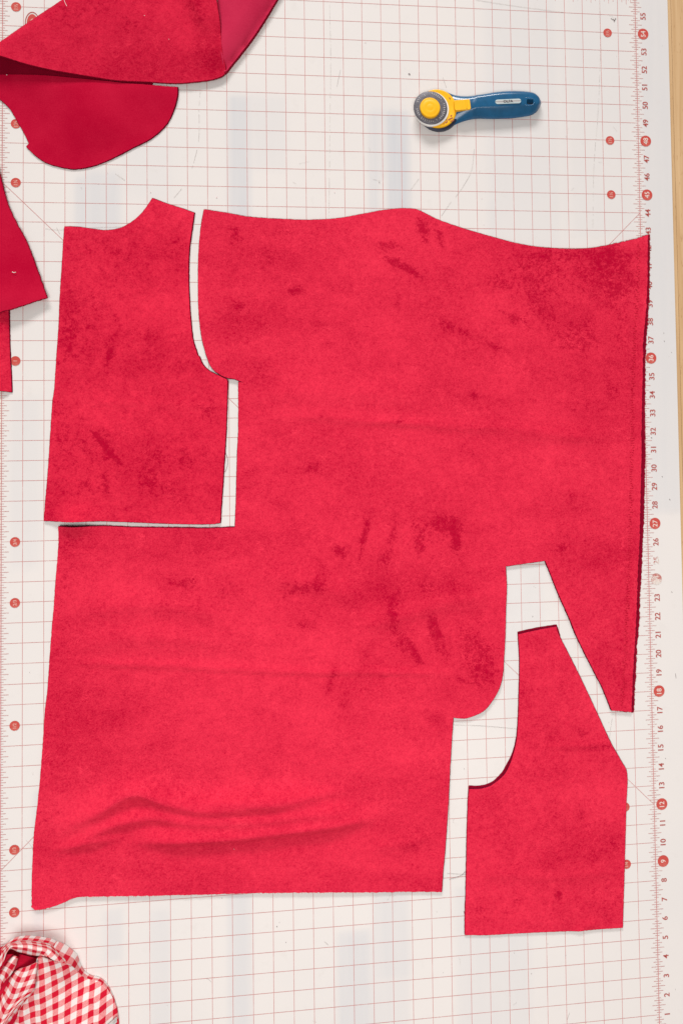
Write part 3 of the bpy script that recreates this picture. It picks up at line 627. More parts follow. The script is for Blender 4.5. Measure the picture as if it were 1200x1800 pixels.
NAP = [((-13.091, 40.927), 1.1, 0.24, -26, 1.1), ((-12.197, 40.328), 0.5, 0.14, -38, .6), ((-13.766, 41.950), 0.8, 0.25, -8, .8), ((-11.860, 42.705), 0.35, 0.6, 15, .8), ((-11.046, 42.411), 0.18, 0.6, 15, .7), ((-11.398, 43.170), 1.2, 0.4, -20, .4), ((-18.575, 39.563), 0.55, 0.24, 8, .9), ((-21.384, 38.424), 0.75, 0.7, 20, .7), ((-21.671, 42.506), 0.5, 0.5, 0, .7), ((-19.127, 42.751), 1.2, 0.4, 0, .45), ((-17.366, 37.838), 0.35, 0.3, 0, .7), ((-16.938, 36.795), 0.18, 0.16, 0, .9), ((-10.423, 37.633), 1.2, 0.34, -24, .9), ((-13.299, 38.899), 0.1, 0.7, 3, .8), ((-9.356, 34.049), 0.4, 0.2, -20, .9), ((-13.403, 35.646), 0.28, 0.28, 0, .7), ((-8.210, 36.626), 0.8, 0.2, -20, .8),
       ((-1.646, 40.660), 1.6, 1.9, 0, .95), ((-3.474, 36.925), 1.1, 1.1, 20, .85), ((-6.217, 40.622), 2.2, 1.8, 0, .6), ((-4.365, 39.398), 2.5, 2.5, 0, .3), ((-1.126, 35.679), 0.8, 3.0, 0, .55), ((-1.957, 34.136), 0.5, 0.6, 0, .6), ((-9.285, 41.821), 1.2, 0.5, -15, .5), ((-4.001, 41.728), 2.5, 0.4, 0, .5),
       ((-17.792, 30.377), 0.65, 0.32, 5, .8), ((-21.391, 29.428), 0.5, 0.3, 0, .6), ((-20.958, 30.205), 0.5, 0.2, 20, .6), ((-19.540, 28.715), 0.5, 0.4, 0, .5), ((-16.385, 25.992), 0.5, 0.35, 0, .9), ((-18.633, 24.170), 0.95, 0.42, 12, 1.0), ((-17.389, 24.504), 0.34, 0.85, 0, .7), ((-14.064, 24.003), 1.0, 0.65, 0, .75), ((-11.989, 23.986), 0.55, 0.6, 0, .75), ((-10.402, 23.958), 0.95, 0.65, 0, .75), ((-13.785, 22.816), 0.6, 1.0, 10, .4), ((-11.649, 26.736), 1.6, 1.2, 0, .5), ((-13.525, 20.309), 2.0, 1.4, 30, .35), ((-15.209, 26.544), 0.22, 1.2, -15, .7), ((-13.728, 27.092), 0.3, 1.1, -12, .6), ((-12.404, 26.164), 0.3, 0.9, 0, .5), ((-10.453, 26.403), 0.25, 1.0, 5, .6), ((-13.787, 22.669), 0.3, 0.9, 5, .6), ((-11.717, 22.290), 0.3, 0.8, 15, .6), ((-15.284, 20.391), 0.22, 0.9, -20, .6), ((-16.474, 18.125), 0.25, 0.9, -12, .6), ((-7.195, 38.156), 0.9, 0.25, -25, .6), ((-8.088, 39.992), 0.5, 0.5, 0, .6), ((-5.331, 38.159), 0.6, 0.9, 30, .6), ((-2.926, 33.220), 0.7, 0.6, 0, .6), ((-9.471, 30.878), 1.0, 0.3, -3, .5), ((-19.747, 38.132), 0.6, 0.5, 0, .5), ((-20.009, 41.398), 0.8, 0.5, 20, .5), ((-10.890, 27.311), 0.9, 0.55, 0, .8), ((-12.682, 27.508), 0.5, 0.6, 0, .5), ((-14.281, 25.484), 0.6, 0.4, 0, .8), ((-15.201, 27.134), 0.2, 0.8, -15, .5), ((-18.306, 22.357), 0.6, 0.25, -8, .9), ((-13.157, 21.231), 0.5, 0.7, 20, .8), ((-12.488, 20.408), 0.14, 0.6, 25, .8), ((-11.376, 21.153), 0.4, 1.1, 18, .9), ((-9.402, 20.710), 1.0, 1.4, 15, 1.0), ((-9.066, 19.212), 0.9, 0.7, 20, .7), ((-17.009, 19.456), 0.2, 0.9, -18, 1.0), ((-15.990, 17.375), 0.75, 0.5, -12, 1.0), ((-16.123, 18.396), 0.2, 0.4, 0, .6), ((-11.647, 17.136), 0.5, 0.3, -30, .8), ((-10.330, 19.215), 0.4, 0.2, -20, .7), ((-24.234, 24.747), 0.8, 0.28, 0, .9), ((-22.022, 24.150), 0.6, 0.5, 0, .6), ((-29.043, 26.673), 1.6, 0.8, 0, .4), ((-28.232, 23.391), 1.2, 0.6, 0, .4), ((-29.320, 18.526), 1.5, 2.0, 0, .35), ((-30.126, 24.169), 0.7, 5.0, -4, .4), ((-30.792, 14.447), 0.6, 5.0, -4, .45), ((-13.071, 10.678), 0.6, 0.3, 25, .6), ((-3.090, 25.879), 1.0, 1.0, 0, .5), ((-4.807, 25.780), 0.6, 0.3, 0, .7), ((-4.280, 28.651), 0.3, 0.2, -20, .8), ((-4.636, 26.533), 0.5, 0.8, 0, .5), ((-4.022, 33.386), 0.6, 0.5, 0, .7), ((-8.227, 32.218), 3.0, 0.5, -3, .5), ((-2.799, 31.835), 2.0, 0.4, -3, .5), ((-13.354, 32.738), 0.4, 0.15, 0, .8), ((-2.594, 20.102), 1.2, 1.2, 0, .5), ((-1.690, 18.549), 0.6, 1.6, 0, .4), ((-3.151, 23.149), 1.5, 1.5, 0, .3), ((-20.593, 40.500), 2.0, 3.5, 0, .3),
       ((-16.504, 15.525), 6.0, 2.2, 0, -.45), ((-21.615, 17.826), 5.0, 2.0, 0, -.4), ((-17.598, 21.079), 4.0, 1.4, 0, -.35), ((-15.672, 36.942), 5.0, 3.0, 0, -.25), ((-17.462, 34.271), 5.0, 1.0, 0, -.25), ((-19.982, 10.330), 8.0, 1.0, 0, -.25), ((-15.331, 16.613), 3.5, 1.5, 0, -.3), ((-17.520, 28.666), 4.0, 1.4, 0, -.1), ((-12.963, 18.232), 3.0, 1.0, 0, -.3), ((-8.078, 23.634), 2.5, 0.6, 8, -.3)]
YB = (-22.232, 9.374)[1]
def fray_main(x, y):
    if y < YB+0.3+0.0*x and x < -11.5: return 0.018
    if x > -1.6: return 0.022
    return 0
cloth(big, base, 'upper_layer', 'main', MAT['velvet'], 1.3, z_main, 0.17, 0.038, fray_main, blobs(NAP))
def z_flat(c): return lambda x, y: np.full(len(x), float(c))
cloth(big, base, 'selvage_layer', 'selvage', MAT['selvage'], 0.7, z_flat(0.05), 0.14, 0.02, lambda x, y: 0.03, None, 'selvage', 'selvage_edge')
# row of needle holes along the selvage
g = Strips(); sv = []
line = catmull(np.array([(-0.201, 42.179), (-0.285, 40.045), (-0.553, 36.921), (-0.692, 33.815), (-0.830, 30.725), (-0.968, 27.652), (-1.168, 24.598), (-1.367, 21.562), (-1.550, 19.146), (-1.719, 17.344)]), 24)
acc = 0
for i in range(len(line)-1):
    a = line[i]; d = line[i+1]-a; L = np.linalg.norm(d); d = d/L
    nn = np.array([-d[1], d[0]]); t = 0
    while t < L:
        s = a+d*t+nn*random.uniform(-0.09, 0.09); ln = random.uniform(0.03, 0.075); an = random.uniform(-0.7, 0.7)
        dd = np.array([nn[0]*math.cos(an)-nn[1]*math.sin(an), nn[0]*math.sin(an)+nn[1]*math.cos(an)])
        zz = float(z_main(np.array([s[0]]), np.array([s[1]]))[0])/1000+0.0013+0.00025
        g.seg(s-dd*ln, s+dd*ln, random.uniform(0.02, 0.035), zz); t += 0.115
o = from_np('selvage_holes', g.v, g.f, big, MAT['gingham_dark'], base); tag(o, kind='stuff')

# ------------------------------------------------------------------ front bodice piece
fx, fy = -27, 38
base = (fx*IN, fy*IN, 0)
fr = empty('bodice_piece', fx, fy)
tag(fr, 'red velvet bodice piece with curved neckline and armhole, left of the largest panel', 'fabric piece', 'red velvet cut on the mat')
def z_front(x, y):
    z = 0.7+waves(x, y, 0.2, 0.9, 5.0)+waves(x, y, 0.7, 0.3, 1.0)
    z += ridge(x, y, [(-28.628, 33.077), (-27.807, 32.205), (-27.121, 31.190)], 0.8, 0.12, 0.2, .8)
    z += ridge(x, y, [(-29.037, 33.913), (-26.006, 33.767), (-22.357, 33.554)], 0.8, 0.2, 0.2, 1)
    z += ridge(x, y, [(-28.261, 40.435), (-28.430, 38.116), (-28.543, 35.806)], 0.8, 0.15, 0.2, 1)
    z += ridge(x, y, [(-26.965, 38.118), (-27.522, 36.669), (-27.663, 35.225)], 0.7, 0.12, 0.2, 1)
    z += 12*np.exp(-(((x-LIFT[0])/0.8)**2+((y-LIFT[1])/0.6)**2))
    return z
NAPF = [((-28.342, 41.539), 1.3, 0.5, -8, .7), ((-24.574, 41.995), 0.6, 0.7, 0, .7), ((-24.440, 40.526), 0.5, 0.6, 0, .6), ((-29.034, 37.537), 1.3, 1.8, 0, .55), ((-27.799, 36.381), 0.25, 1.4, -12, .7), ((-28.629, 31.788), 1.4, 1.0, 0, .65), ((-27.945, 31.491), 0.15, 1.3, 38, .8), ((-25.464, 30.008), 1.6, 1.5, 20, .6), ((-25.881, 29.873), 0.5, 0.9, 0, .4), ((-29.041, 29.798), 1.0, 1.0, 0, .65), ((-27.948, 29.631), 0.2, 0.8, 10, .6), ((-23.066, 33.299), 0.7, 0.9, 30, .7), ((-23.642, 31.128), 0.8, 0.8, 0, .5), ((-25.180, 31.444), 0.8, 0.5, 0, .5), ((-25.716, 37.247), 0.35, 0.4, 0, .7), ((-26.261, 41.037), 1.5, 0.8, 20, .4), ((-30.127, 34.096), 0.5, 8.0, -4, .5), ((-23.478, 35.491), 0.6, 0.6, 0, .5), ((-26.559, 34.640), 2.2, 1.2, 0, -.3), ((-26.852, 28.319), 3.5, 0.6, 0, -.2), ((-24.872, 38.122), 1.0, 2.0, 0, -.25)]
cloth(fr, base, 'cloth', 'front', MAT['velvet_front'], 1.3, z_front, 0.17, 0.035, None, blobs(NAPF))

# ------------------------------------------------------------------ small bodice piece at lower right
sx_, sy_ = -6, 12
base = (sx_*IN, sy_*IN, 0)
sm = empty('bodice_piece', sx_, sy_)
tag(sm, 'small red velvet bodice piece with a slanted side at the lower right', 'fabric piece', 'red velvet cut on the mat')
def z_small(x, y):
    z = 1.0+waves(x, y, 0.25, 0.9, 9.0)+waves(x, y, 0.8, 0.3, 4.0)
    z += ridge(x, y, [(-6.098, 15.434), (-4.254, 15.386), (-2.328, 15.393)], 1.1, 0.16, 0.2, 1)
    z += ridge(x, y, [(-9.694, 8.976), (-7.743, 8.944), (-5.624, 8.635), (-2.079, 8.690)], 1.0, 0.3, 0.2, 1)
    z += ridge(x, y, [(-4.620, 5.498), (-3.997, 5.945), (-2.913, 6.150)], 1.5, 0.2, 0.2, .5)
    return z
NAPS = [((-3.929, 16.114), 0.2, 0.6, 30, .8), ((-4.961, 18.412), 0.12, 0.6, -5, .6), ((-2.706, 15.235), 1.2, 0.2, 0, .8), ((-5.319, 16.043), 0.4, 0.4, 0, .5), ((-5.401, 12.041), 0.5, 0.8, 15, .6), ((-4.023, 11.799), 0.2, 0.7, 10, .6), ((-2.353, 10.256), 0.7, 0.5, 0, .6), ((-5.339, 7.672), 0.3, 0.3, 0, .9), ((-7.619, 7.502), 0.4, 0.5, 0, .6), ((-3.210, 6.706), 1.2, 0.8, 0, .5), ((-9.430, 6.921), 0.6, 0.8, 0, .6), ((-6.296, 20.869), 0.8, 0.4, 0, .6), ((-6.813, 17.911), 0.5, 1.5, 0, .3), ((-2.255, 7.813), 0.6, 1.8, 0, .4), ((-8.304, 11.210), 0.5, 1.2, 10, .5), ((-3.452, 9.683), 0.8, 0.8, 0, .5), ((-5.821, 13.993), 0.9, 0.4, 15, .5), ((-4.479, 19.287), 0.4, 0.8, 25, .5), ((-7.119, 9.952), 1.5, 1.5, 0, -.2), ((-3.682, 13.264), 1.2, 1.2, 0, -.2)]
cloth(sm, base, 'upper_layer', 'small', MAT['velvet'], 1.2, z_small, 0.15, 0.03, None, blobs(NAPS), zbot=-0.4)
cloth(sm, base, 'under_layer', 'small_under', MAT['selvage'], 0.7, z_flat(0.05), 0.2, 0.02, None, None)

# ------------------------------------------------------------------ scrap entering at the left edge
lx, ly = -33.8, 40
base = (lx*IN, ly*IN, 0)
ls = empty('velvet_offcut', lx, ly)
tag(ls, 'narrow red velvet offcut at the left edge with its crimson back folded over', 'fabric scrap')
fe = np.array([(p[0], p[1]) for p in SHAPES['left_flap'][:10]])
def z_flap(x, y):
    d = dist_poly(x, y, fe, False)
    t = np.clip(1-d/2.5, 0, 1)
    yb = (-32.295, 38.623)[1]
    return 7.5-2.5*t*t+1.6*np.sin(x*1.3+y*0.5)+waves(x, y, 0.4, 1.0, 3.0)+3.0*np.exp(-((y-yb-0.2)/0.7)**2)
cloth(ls, base, 'folded_flap', 'left_flap', MAT['backing'], 1.2, z_flap, 0.2, 0.03, lambda x, y: 0.012, None, 'selvage', zbot=-0.5)
def z_lu(x, y):
    xr = (-32.613, 36.395)[0]
    t = np.clip((xr-x)/0.9, 0, 1)
    return 0.5+4.5*np.sqrt(np.clip(1-(1-t)**2, 0, 1))
cloth(ls, base, 'under_layer', 'left_under', MAT['velvet_front'], 1.2, z_lu, 0.16, 0.03, None, None)

# ------------------------------------------------------------------ folded scrap at the top left
tx, ty = -28, 53
base = (tx*IN, ty*IN, 0)
ts = empty('velvet_offcut', tx, ty)
tag(ts, 'big folded red velvet offcut heaped at the top left corner with a rounded tongue', 'fabric scrap')
def z_tp(x, y):
    le = (-33.133, 51.379)[0]
    lift = np.clip((le+9-x)/9, 0, 1)**1.5
    pts = [(-29.575, 54.771), (-31.229, 53.512), (-33.134, 52.021)]
    dtop = dist_poly(x, y, np.array(pts), False)
    fall = 1-np.exp(-(dtop/0.4)**2)
    rt = (-22.045, 50.980)
    near = np.exp(-(((x-rt[0])/1.2)**2))
    z = 3.0+18*lift*fall+waves(x, y, 0.35, 3.5, 6.0)+5.0*near*np.clip((y-rt[1])/1.0, 0, 1)
    z += ridge(x, y, [(-23.942, 55.651), (-23.519, 54.467), (-23.038, 53.285), (-22.669, 52.399)], 4.5, 0.42, 0.3, 1.5)
    z += ridge(x, y, [(-22.650, 55.717), (-22.515, 54.213), (-22.380, 52.712)], 3.5, 0.25, 0.3, 1.5)
    z += ridge(x, y, [(-25.229, 54.685), (-25.176, 53.490), (-25.096, 52.298)], 1.5, 0.25, 0.2, 1.0)
    return z
NAPT = [((-29.576, 53.292), 1.2, 1.2, 0, .7), ((-23.378, 53.872), 0.5, 1.4, 20, .9), ((-22.761, 51.433), 0.9, 0.7, 0, .9), ((-26.507, 52.775), 0.8, 0.5, 0, .6), ((-31.227, 51.749), 1.2, 0.5, -20, .4), ((-27.627, 53.677), 1.0, 1.0, 0, .3), ((-28.189, 51.873), 2.0, 1.0, 0, -.3), ((-25.100, 51.402), 2.0, 0.8, 0, .1), ((-23.958, 52.345), 0.5, 0.6, 20, -.4)]
cloth(ts, base, 'upper_fold', 'top_panel', MAT['velvet_scrap'], 1.2, z_tp, 0.18, 0.03, None, blobs(NAPT), 'selvage', zbot=-0.6)
cloth(ts, base, 'inner_layer', 'top_under', MAT['selvage'], 1.0, z_flat(0.3), 0.25, 0.02, None, None)  # dark colour here stands in for the shade inside the fold
TONG_EDGE = np.array([p[:2] for p in SHAPES['tongue'][7:]])
def z_tong(x, y):
    top = np.array([(-35.014, 50.347), (-33.130, 50.446), (-30.403, 50.410), (-27.159, 50.210), (-24.481, 50.152)])
    d = dist_poly(x, y, top, False)
    z = 2.2*np.exp(-((d-0.35)/0.8)**2)+0.6+(1-np.exp(-(dist_poly(x, y, TONG_EDGE, False)/1.3)**2))*waves(x, y, 0.33, 9.0, 12.0)
    z += ridge(x, y, [(-29.853, 49.746), (-28.194, 48.625), (-26.802, 47.636)], 2.0, 1.2, 0.2, 2)
    return z
cloth(ts, base, 'tongue_flap', 'tongue', MAT['backing'], 1.2, z_tong, 0.2, 0.03, None, None)
re_ = np.array([(-21.987, 51.085), (-21.258, 52.065), (-20.613, 52.968), (-20.052, 53.882), (-19.429, 54.966), (-18.412, 56.851)])
def z_tr(x, y):
    d = dist_poly(x, y, re_, False)
    t = np.clip(d/0.9, 0, 1)
    return 0.4+9.0*np.sqrt(np.clip(1-(1-t)**2, 0, 1))-4.5*np.clip(d-0.9, 0, 1.6)
cloth(ts, base, 'back_fold', 'top_right', MAT['backing_light'], 1.0, z_tr, 0.13, 0.012, None, None, 'selvage')

# ================================================================== GINGHAM BUNDLE
gx_, gy_ = -30.5, 3.5
base = (gx_*IN, gy_*IN, 0)
gb = empty('gingham_bundle', gx_, gy_)
tag(gb, 'crumpled red and white gingham cloth at the bottom left corner', 'cloth')
def uvset(o, uv):
    l = o.data.uv_layers.new(name='weave')
    for lp in o.data.loops: l.data[lp.index].uv = uv[lp.vertex_index]
def loft(name, keys, mat_, nu, nv, uvs, wob=0.0):
    C = [np.array(SHAPES[k], float) for k in keys]
    n = min(len(c) for c in C)
    C = [catmull(c[:n], nu) for c in C]
    m_ = len(C[0]); S = []
    for j in range(m_):
        S.append(catmull(np.array([c[j] for c in C]), nv))
    S = np.array(S); h = S.shape[1]
    v = S.reshape(-1, 3)*np.array([IN, IN, 0.001])
    if wob:
        for q in v: q[2] += wob*0.001*noise.noise((q[0]*90, q[1]*90, 1.7))
    f = [(j*h+i, j*h+i+1, (j+1)*h+i+1, (j+1)*h+i) for j in range(m_-1) for i in range(h-1)]
    o = from_np(name, v, f, gb, mat_, base, True)
    # arc-length weave coordinates
    U = np.r_[0, np.cumsum(np.linalg.norm(np.diff(S[:, h//2]*[1, 1, 1/25.4], axis=0), axis=1))]
    V_ = np.zeros((m_, h))
    V_[:, 1:] = np.cumsum(np.linalg.norm(np.diff(S*np.array([1, 1, 1/25.4]), axis=1), axis=2), axis=1)
    uvset(o, [((U[j]+uvs[0])/uvs[2], (V_[j, i]+uvs[1])/uvs[2]) for j in range(m_) for i in range(h)])
    so = o.modifiers.new('thickness', 'SOLIDIFY'); so.thickness = 0.0006; so.offset = -1
    return o
# main panel: rounded mound filled from its outline
def mound():
    P = np.array([p[:2] for p in SHAPES['gm_outline']]); Zr = np.array([p[2] for p in SHAPES['gm_outline']])
    B3 = catmull(np.c_[P, Zr], 5, True); B = B3[:, :2]
    lo = B.min(0); hi = B.max(0); s = 0.11
    gx, gy = np.meshgrid(np.arange(lo[0], hi[0], s), np.arange(lo[1], hi[1], s)); gx = gx.ravel(); gy = gy.ravel()
    k = inside(B, gx, gy); gx, gy = gx[k], gy[k]
    d = dist_poly(gx, gy, B); k = d > s*0.5; gx, gy, d = gx[k], gy[k], d[k]
    r = delaunay_2d_cdt([Vector(b) for b in B]+[Vector(q) for q in zip(gx, gy)], [(i, (i+1) % len(B)) for i in range(len(B))], [], 1, 1e-6)
    vv = np.array([(q.x, q.y) for q in r[0]])
    x, y = vv[:, 0], vv[:, 1]
    # boundary height blended inward + dome
    W = 1/((x[:, None]-B[None, :, 0])**2+(y[:, None]-B[None, :, 1])**2+0.01)**1.3
    zb = (W*B3[None, :, 2]).sum(1)/W.sum(1)
    dd = dist_poly(x, y, B)
    dome = 1-np.exp(-dd/0.55)
    z = zb+(20-zb)*dome*np.clip(0.35+0.65*(1-np.exp(-dd/1.2)), 0, 1)
    for (pts, h, wd) in [([(-31.183, 6.252), (-31.340, 5.179), (-31.864, 3.873)], 4, 0.2), ([(-29.859, 6.134), (-29.328, 5.130), (-29.062, 3.604)], -3, 0.3), ([(-30.813, 6.219), (-30.654, 4.844), (-30.917, 3.240)], 2.5, 0.28), ([(-28.794, 5.272), (-28.260, 4.347), (-28.048, 3.233)], 2.5, 0.22), ([(-29.327, 5.758), (-28.661, 4.795), (-28.476, 3.275)], -2.5, 0.2)]:
        z += ridge(x, y, pts, h, wd, 0, 0.6)
    z += (waves(x, y, 0.7, 3.0, 7.0)-1.0)*np.clip(dd/0.5, 0, 1)+waves(x, y, 2.4, 1.2, 3.0)*np.clip(dd/0.3, 0, 1)
    zz = np.where(dd < 1e-3, zb, np.maximum(z, 1))
    v = np.c_[x*IN, y*IN, zz/1000]
    n0 = len(vv)
    o = from_np('main_panel', v, r[2], gb, MAT['gingham'], base, True)
    wi = np.linalg.inv(np.array([[0.50, -0.01], [0.135, 0.557]]))
    tilt = 0.012*(zz-20)
    uvset(o, [tuple(wi@p+0.1*t) for p, t in zip(vv, tilt)])
    # hanging rim down to the mat
    n = len(B); v = np.r_[np.c_[B*IN, B3[:, 2]/1000], np.c_[B*IN, np.full(n, 0.0003)]]
    o2 = from_np('hem_side', v, [(i, (i+1) % n, n+(i+1) % n, n+i) for i in range(n)], gb, MAT['gingham'], base, True)
    L = np.r_[0, np.cumsum(np.linalg.norm(np.diff(B, axis=0), axis=1))]
    uvset(o2, [(q/0.56, 0.0) for q in L]+[(q/0.56, 0.9) for q in L])
mound()
loft('gathered_band', ['band_a', 'band_b', 'band_c'], MAT['gingham'], 6, 6, (0.1, 0.25, 0.45), 1.2)
# ground skirt of the band, so that it meets the mat
A = catmull(np.array(SHAPES['band_a'], float), 6)
v = np.r_[A*np.array([IN, IN, 0.001]), np.c_[A[:, :2]*IN, np.full(len(A), 0.0003)]]
n = len(A)
o = from_np('band_hem', v, [(i, i+1, n+i+1, n+i) for i in range(n-1)], gb, MAT['gingham'], base, True)
L = np.r_[0, np.cumsum(np.linalg.norm(np.diff(A[:, :2], axis=0), axis=1))]
uvset(o, [(q/0.5, 0.2) for q in L]+[(q/0.5, 0.8) for q in L])
loft('pleat', ['pl1_a', 'pl1_b', 'pl1_c', 'pl1_d'], MAT['gingham'], 6, 6, (0.0, 0.1, 0.50), 0.8)
loft('pleat', ['pl2_a', 'pl2_b', 'pl2_c'], MAT['gingham'], 6, 6, (0.2, 0.0, 0.50), 0.8)
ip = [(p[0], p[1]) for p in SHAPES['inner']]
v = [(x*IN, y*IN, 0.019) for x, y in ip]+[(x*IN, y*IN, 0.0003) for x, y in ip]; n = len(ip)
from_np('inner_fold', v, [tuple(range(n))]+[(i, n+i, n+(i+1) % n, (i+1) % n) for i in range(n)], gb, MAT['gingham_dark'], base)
# zigzag overlocking along the lower right hem
g = Strips()
zl = catmull(np.array([(-28.315, 3.204), (-27.994, 3.365), (-27.725, 3.476), (-27.537, 3.594)]), 8)
for i in range(len(zl)-1):
    for k in range(2):
        a = zl[i]+(zl[i+1]-zl[i])*k/2; g.seg(a+[-0.03, -0.12], a+[0.05, 0.13], 0.03, 0.0165-0.011*(i/len(zl)))
        g.seg(a+[0.05, 0.13], a+[0.07, -0.12], 0.02, 0.0166-0.011*(i/len(zl)))
o = from_np('overlock_stitching', g.v, g.f, gb, MAT['thread_white'], base); tag(o, kind='stuff')

# ================================================================== ROTARY CUTTER
CP = SHAPES['cut_pts']
cx, cy = -7.6, 49.6
base = (cx*IN, cy*IN, 0)
rc = empty('rotary_cutter', cx, cy)
tag(rc, 'rotary cutter with navy blue handle and yellow blade cover lying on the mat', 'rotary cutter')
def handle():
    T = catmull(np.array([p[:2] for p in SHAPES['hd_top']]), 6); Bt = catmull(np.array([p[:2] for p in SHAPES['hd_bot']]), 6)
    n = len(T); rings = []
    # section: (across 0..1 from top edge to bottom edge, height mm)
    for i in range(n):
        s = i/(n-1)
        zt = 13.0+3.6*math.sin(math.pi*min(1, max(0, (s-0.12)/0.80)))
        if s < 0.44: zt = 7.0+8.5*max(0, (s-0.2)/0.24)**0.8
        zt *= 1-0.35*max(0, (s-0.88)/0.12)**2
        sec = [(0.0, 0.52*zt), (0.03, 0.70*zt), (0.10, 0.86*zt), (0.20, 0.95*zt), (0.24, 0.955*zt), (0.36, 0.985*zt), (0.5, 1.0*zt), (0.60, 0.99*zt), (0.665, 0.975*zt), (0.70, 0.94*zt), (0.80, 0.76*zt), (0.90, 0.60*zt), (0.97, 0.42*zt), (1.0, 0.26*zt), (0.95, 0.12*zt), (0.75, 0.06*zt), (0.25, 0.06*zt), (0.06, 0.22*zt)]
        a, b = T[i], Bt[i]
        rings.append([((a[0]+(b[0]-a[0])*u)*IN, (a[1]+(b[1]-a[1])*u)*IN, max(0.4, z)/1000) for u, z in sec])
    # rounded butt: shrink the last few rings along the axis
    k = len(rings[0]); v = [q for r in rings for q in r]
    f = [(i*k+j, i*k+(j+1) % k, (i+1)*k+(j+1) % k, (i+1)*k+j) for i in range(n-1) for j in range(k)]
    last = np.array(rings[-1]); cen = last.mean(0); dirv = last.mean(0)-np.array(rings[-4]).mean(0); dirv /= np.linalg.norm(dirv)
    off = len(v)
    for q, dz in ((0.75, 0.0012), (0.4, 0.0018)):
        v += [tuple(cen+(p-cen)*q+dirv*dz) for p in last]
    for t in range(2):
        s0 = off-k+t*k; s1 = off+t*k
        f += [(s0+j, s0+(j+1) % k, s1+(j+1) % k, s1+j) for j in range(k)]
    f.append(tuple(range(off+k, off+2*k)))
    f.append(tuple(reversed(range(0, k))))
    return v, f
hv, hf = handle()
hd = from_np('handle', hv, hf, rc, MAT['blue'], base, True)
bm = bmesh.new(); bm.from_mesh(hd.data); bmesh.ops.recalc_face_normals(bm, faces=bm.faces); bm.to_mesh(hd.data); bm.free()
# hanging hole cut right through the butt end
hx, hy, hz = CP[5]
def rounded_prism(w, h, z0, z1, r, seg=5):
    v2 = []
    for sx, sy, a0 in ((1, 1, 0), (-1, 1, 90), (-1, -1, 180), (1, -1, 270)):
        for k in range(seg+1):
            a = math.radians(a0+90*k/seg); v2.append((sx*(w/2-r)+r*math.cos(a), sy*(h/2-r)+r*math.sin(a)))
    n = len(v2); v = [(x, y, z0) for x, y in v2]+[(x, y, z1) for x, y in v2]
    f = [tuple(reversed(range(n))), tuple(range(n, 2*n))]+[(i, (i+1) % n, n+(i+1) % n, n+i) for i in range(n)]
    return np.array(v), f
v, f = rounded_prism(0.36*IN, 0.28*IN, -0.01, 0.04, 0.07*IN)
v = v+np.array([hx*IN, hy*IN, 0])
tool = from_np('hole_tool', v, f, None, MAT['navy_dark'], base); tool.location = (base[0], base[1], 0)
md = hd.modifiers.new('hole', 'BOOLEAN'); md.operation = 'DIFFERENCE'; md.object = tool; md.solver = 'EXACT'
bpy.context.view_layer.update()
dg = bpy.context.evaluated_depsgraph_get()
nm = bpy.data.meshes.new_from_object(hd.evaluated_get(dg)); hd.modifiers.clear(); hd.data = nm; nm.name = 'handle'
bpy.data.objects.remove(tool)
for p in nm.polygons: p.use_smooth = True
es = hd.modifiers.new('edges', 'EDGE_SPLIT'); es.split_angle = math.radians(38)
hd.data.materials.clear(); hd.data.materials.append(MAT['blue'])
# raised oval rim around the hole
def torus(name, x, y, z, rx, ry, r, mt, ang=0):
    seg, ms = 28, 8; v = []; f = []
    ca, sa = math.cos(ang), math.sin(ang)
    for i in range(seg):
        a = 2*math.pi*i/seg
        for j in range(ms):
            b = 2*math.pi*j/ms; px = (rx+r*math.cos(b))*math.cos(a); py = (ry+r*math.cos(b))*math.sin(a)
            v.append(((x+px*ca-py*sa)*IN, (y+px*sa+py*ca)*IN, z+r*IN*math.sin(b)*0.7))
    for i in range(seg):
        for j in range(ms): f.append((i*ms+j, ((i+1) % seg)*ms+j, ((i+1) % seg)*ms+(j+1) % ms, i*ms+(j+1) % ms))
    return from_np(name, v, f, rc, MAT[mt], base, True)
torus('hole_rim', hx-0.06, hy+0.01, 0.0142, 0.31, 0.22, 0.035, 'blue')
def prism_part(name, x, y, w, h, z0, z1, r, mt, ang, parent=rc, bev=0.0):
    v, f = rounded_prism(w*IN, h*IN, z0, z1, r*IN)
    c, s = math.cos(ang), math.sin(ang)
    v = np.c_[x*IN+v[:, 0]*c-v[:, 1]*s, y*IN+v[:, 0]*s+v[:, 1]*c, v[:, 2]]
    o = from_np(name, v, f, parent, MAT[mt], base)
    if bev: b = o.modifiers.new('bevel', 'BEVEL'); b.width = bev; b.segments = 2; b.limit_method = 'ANGLE'
    return o
la = math.radians(4.5)
px_, py_, pz = CP[4]
lb = prism_part('label', px_, py_, 1.40, 0.235, 0.0125, 0.01685, 0.13, 'label', la)
prism_part('label_field', px_, py_, 1.30, 0.145, 0.0160, 0.01695, 0.08, 'steel_mark', la)
me = text_mesh('OLFA', 0.21*IN, 0.006*IN).copy(); me.materials.clear(); me.materials.append(MAT['black'])
o = bpy.data.objects.new('label_text', me); COL.objects.link(o); o.parent = rc
o.location = (px_*IN-base[0], py_*IN-base[1], 0.01702); o.rotation_euler.z = la; o.scale = (1.0, 0.95, 1)
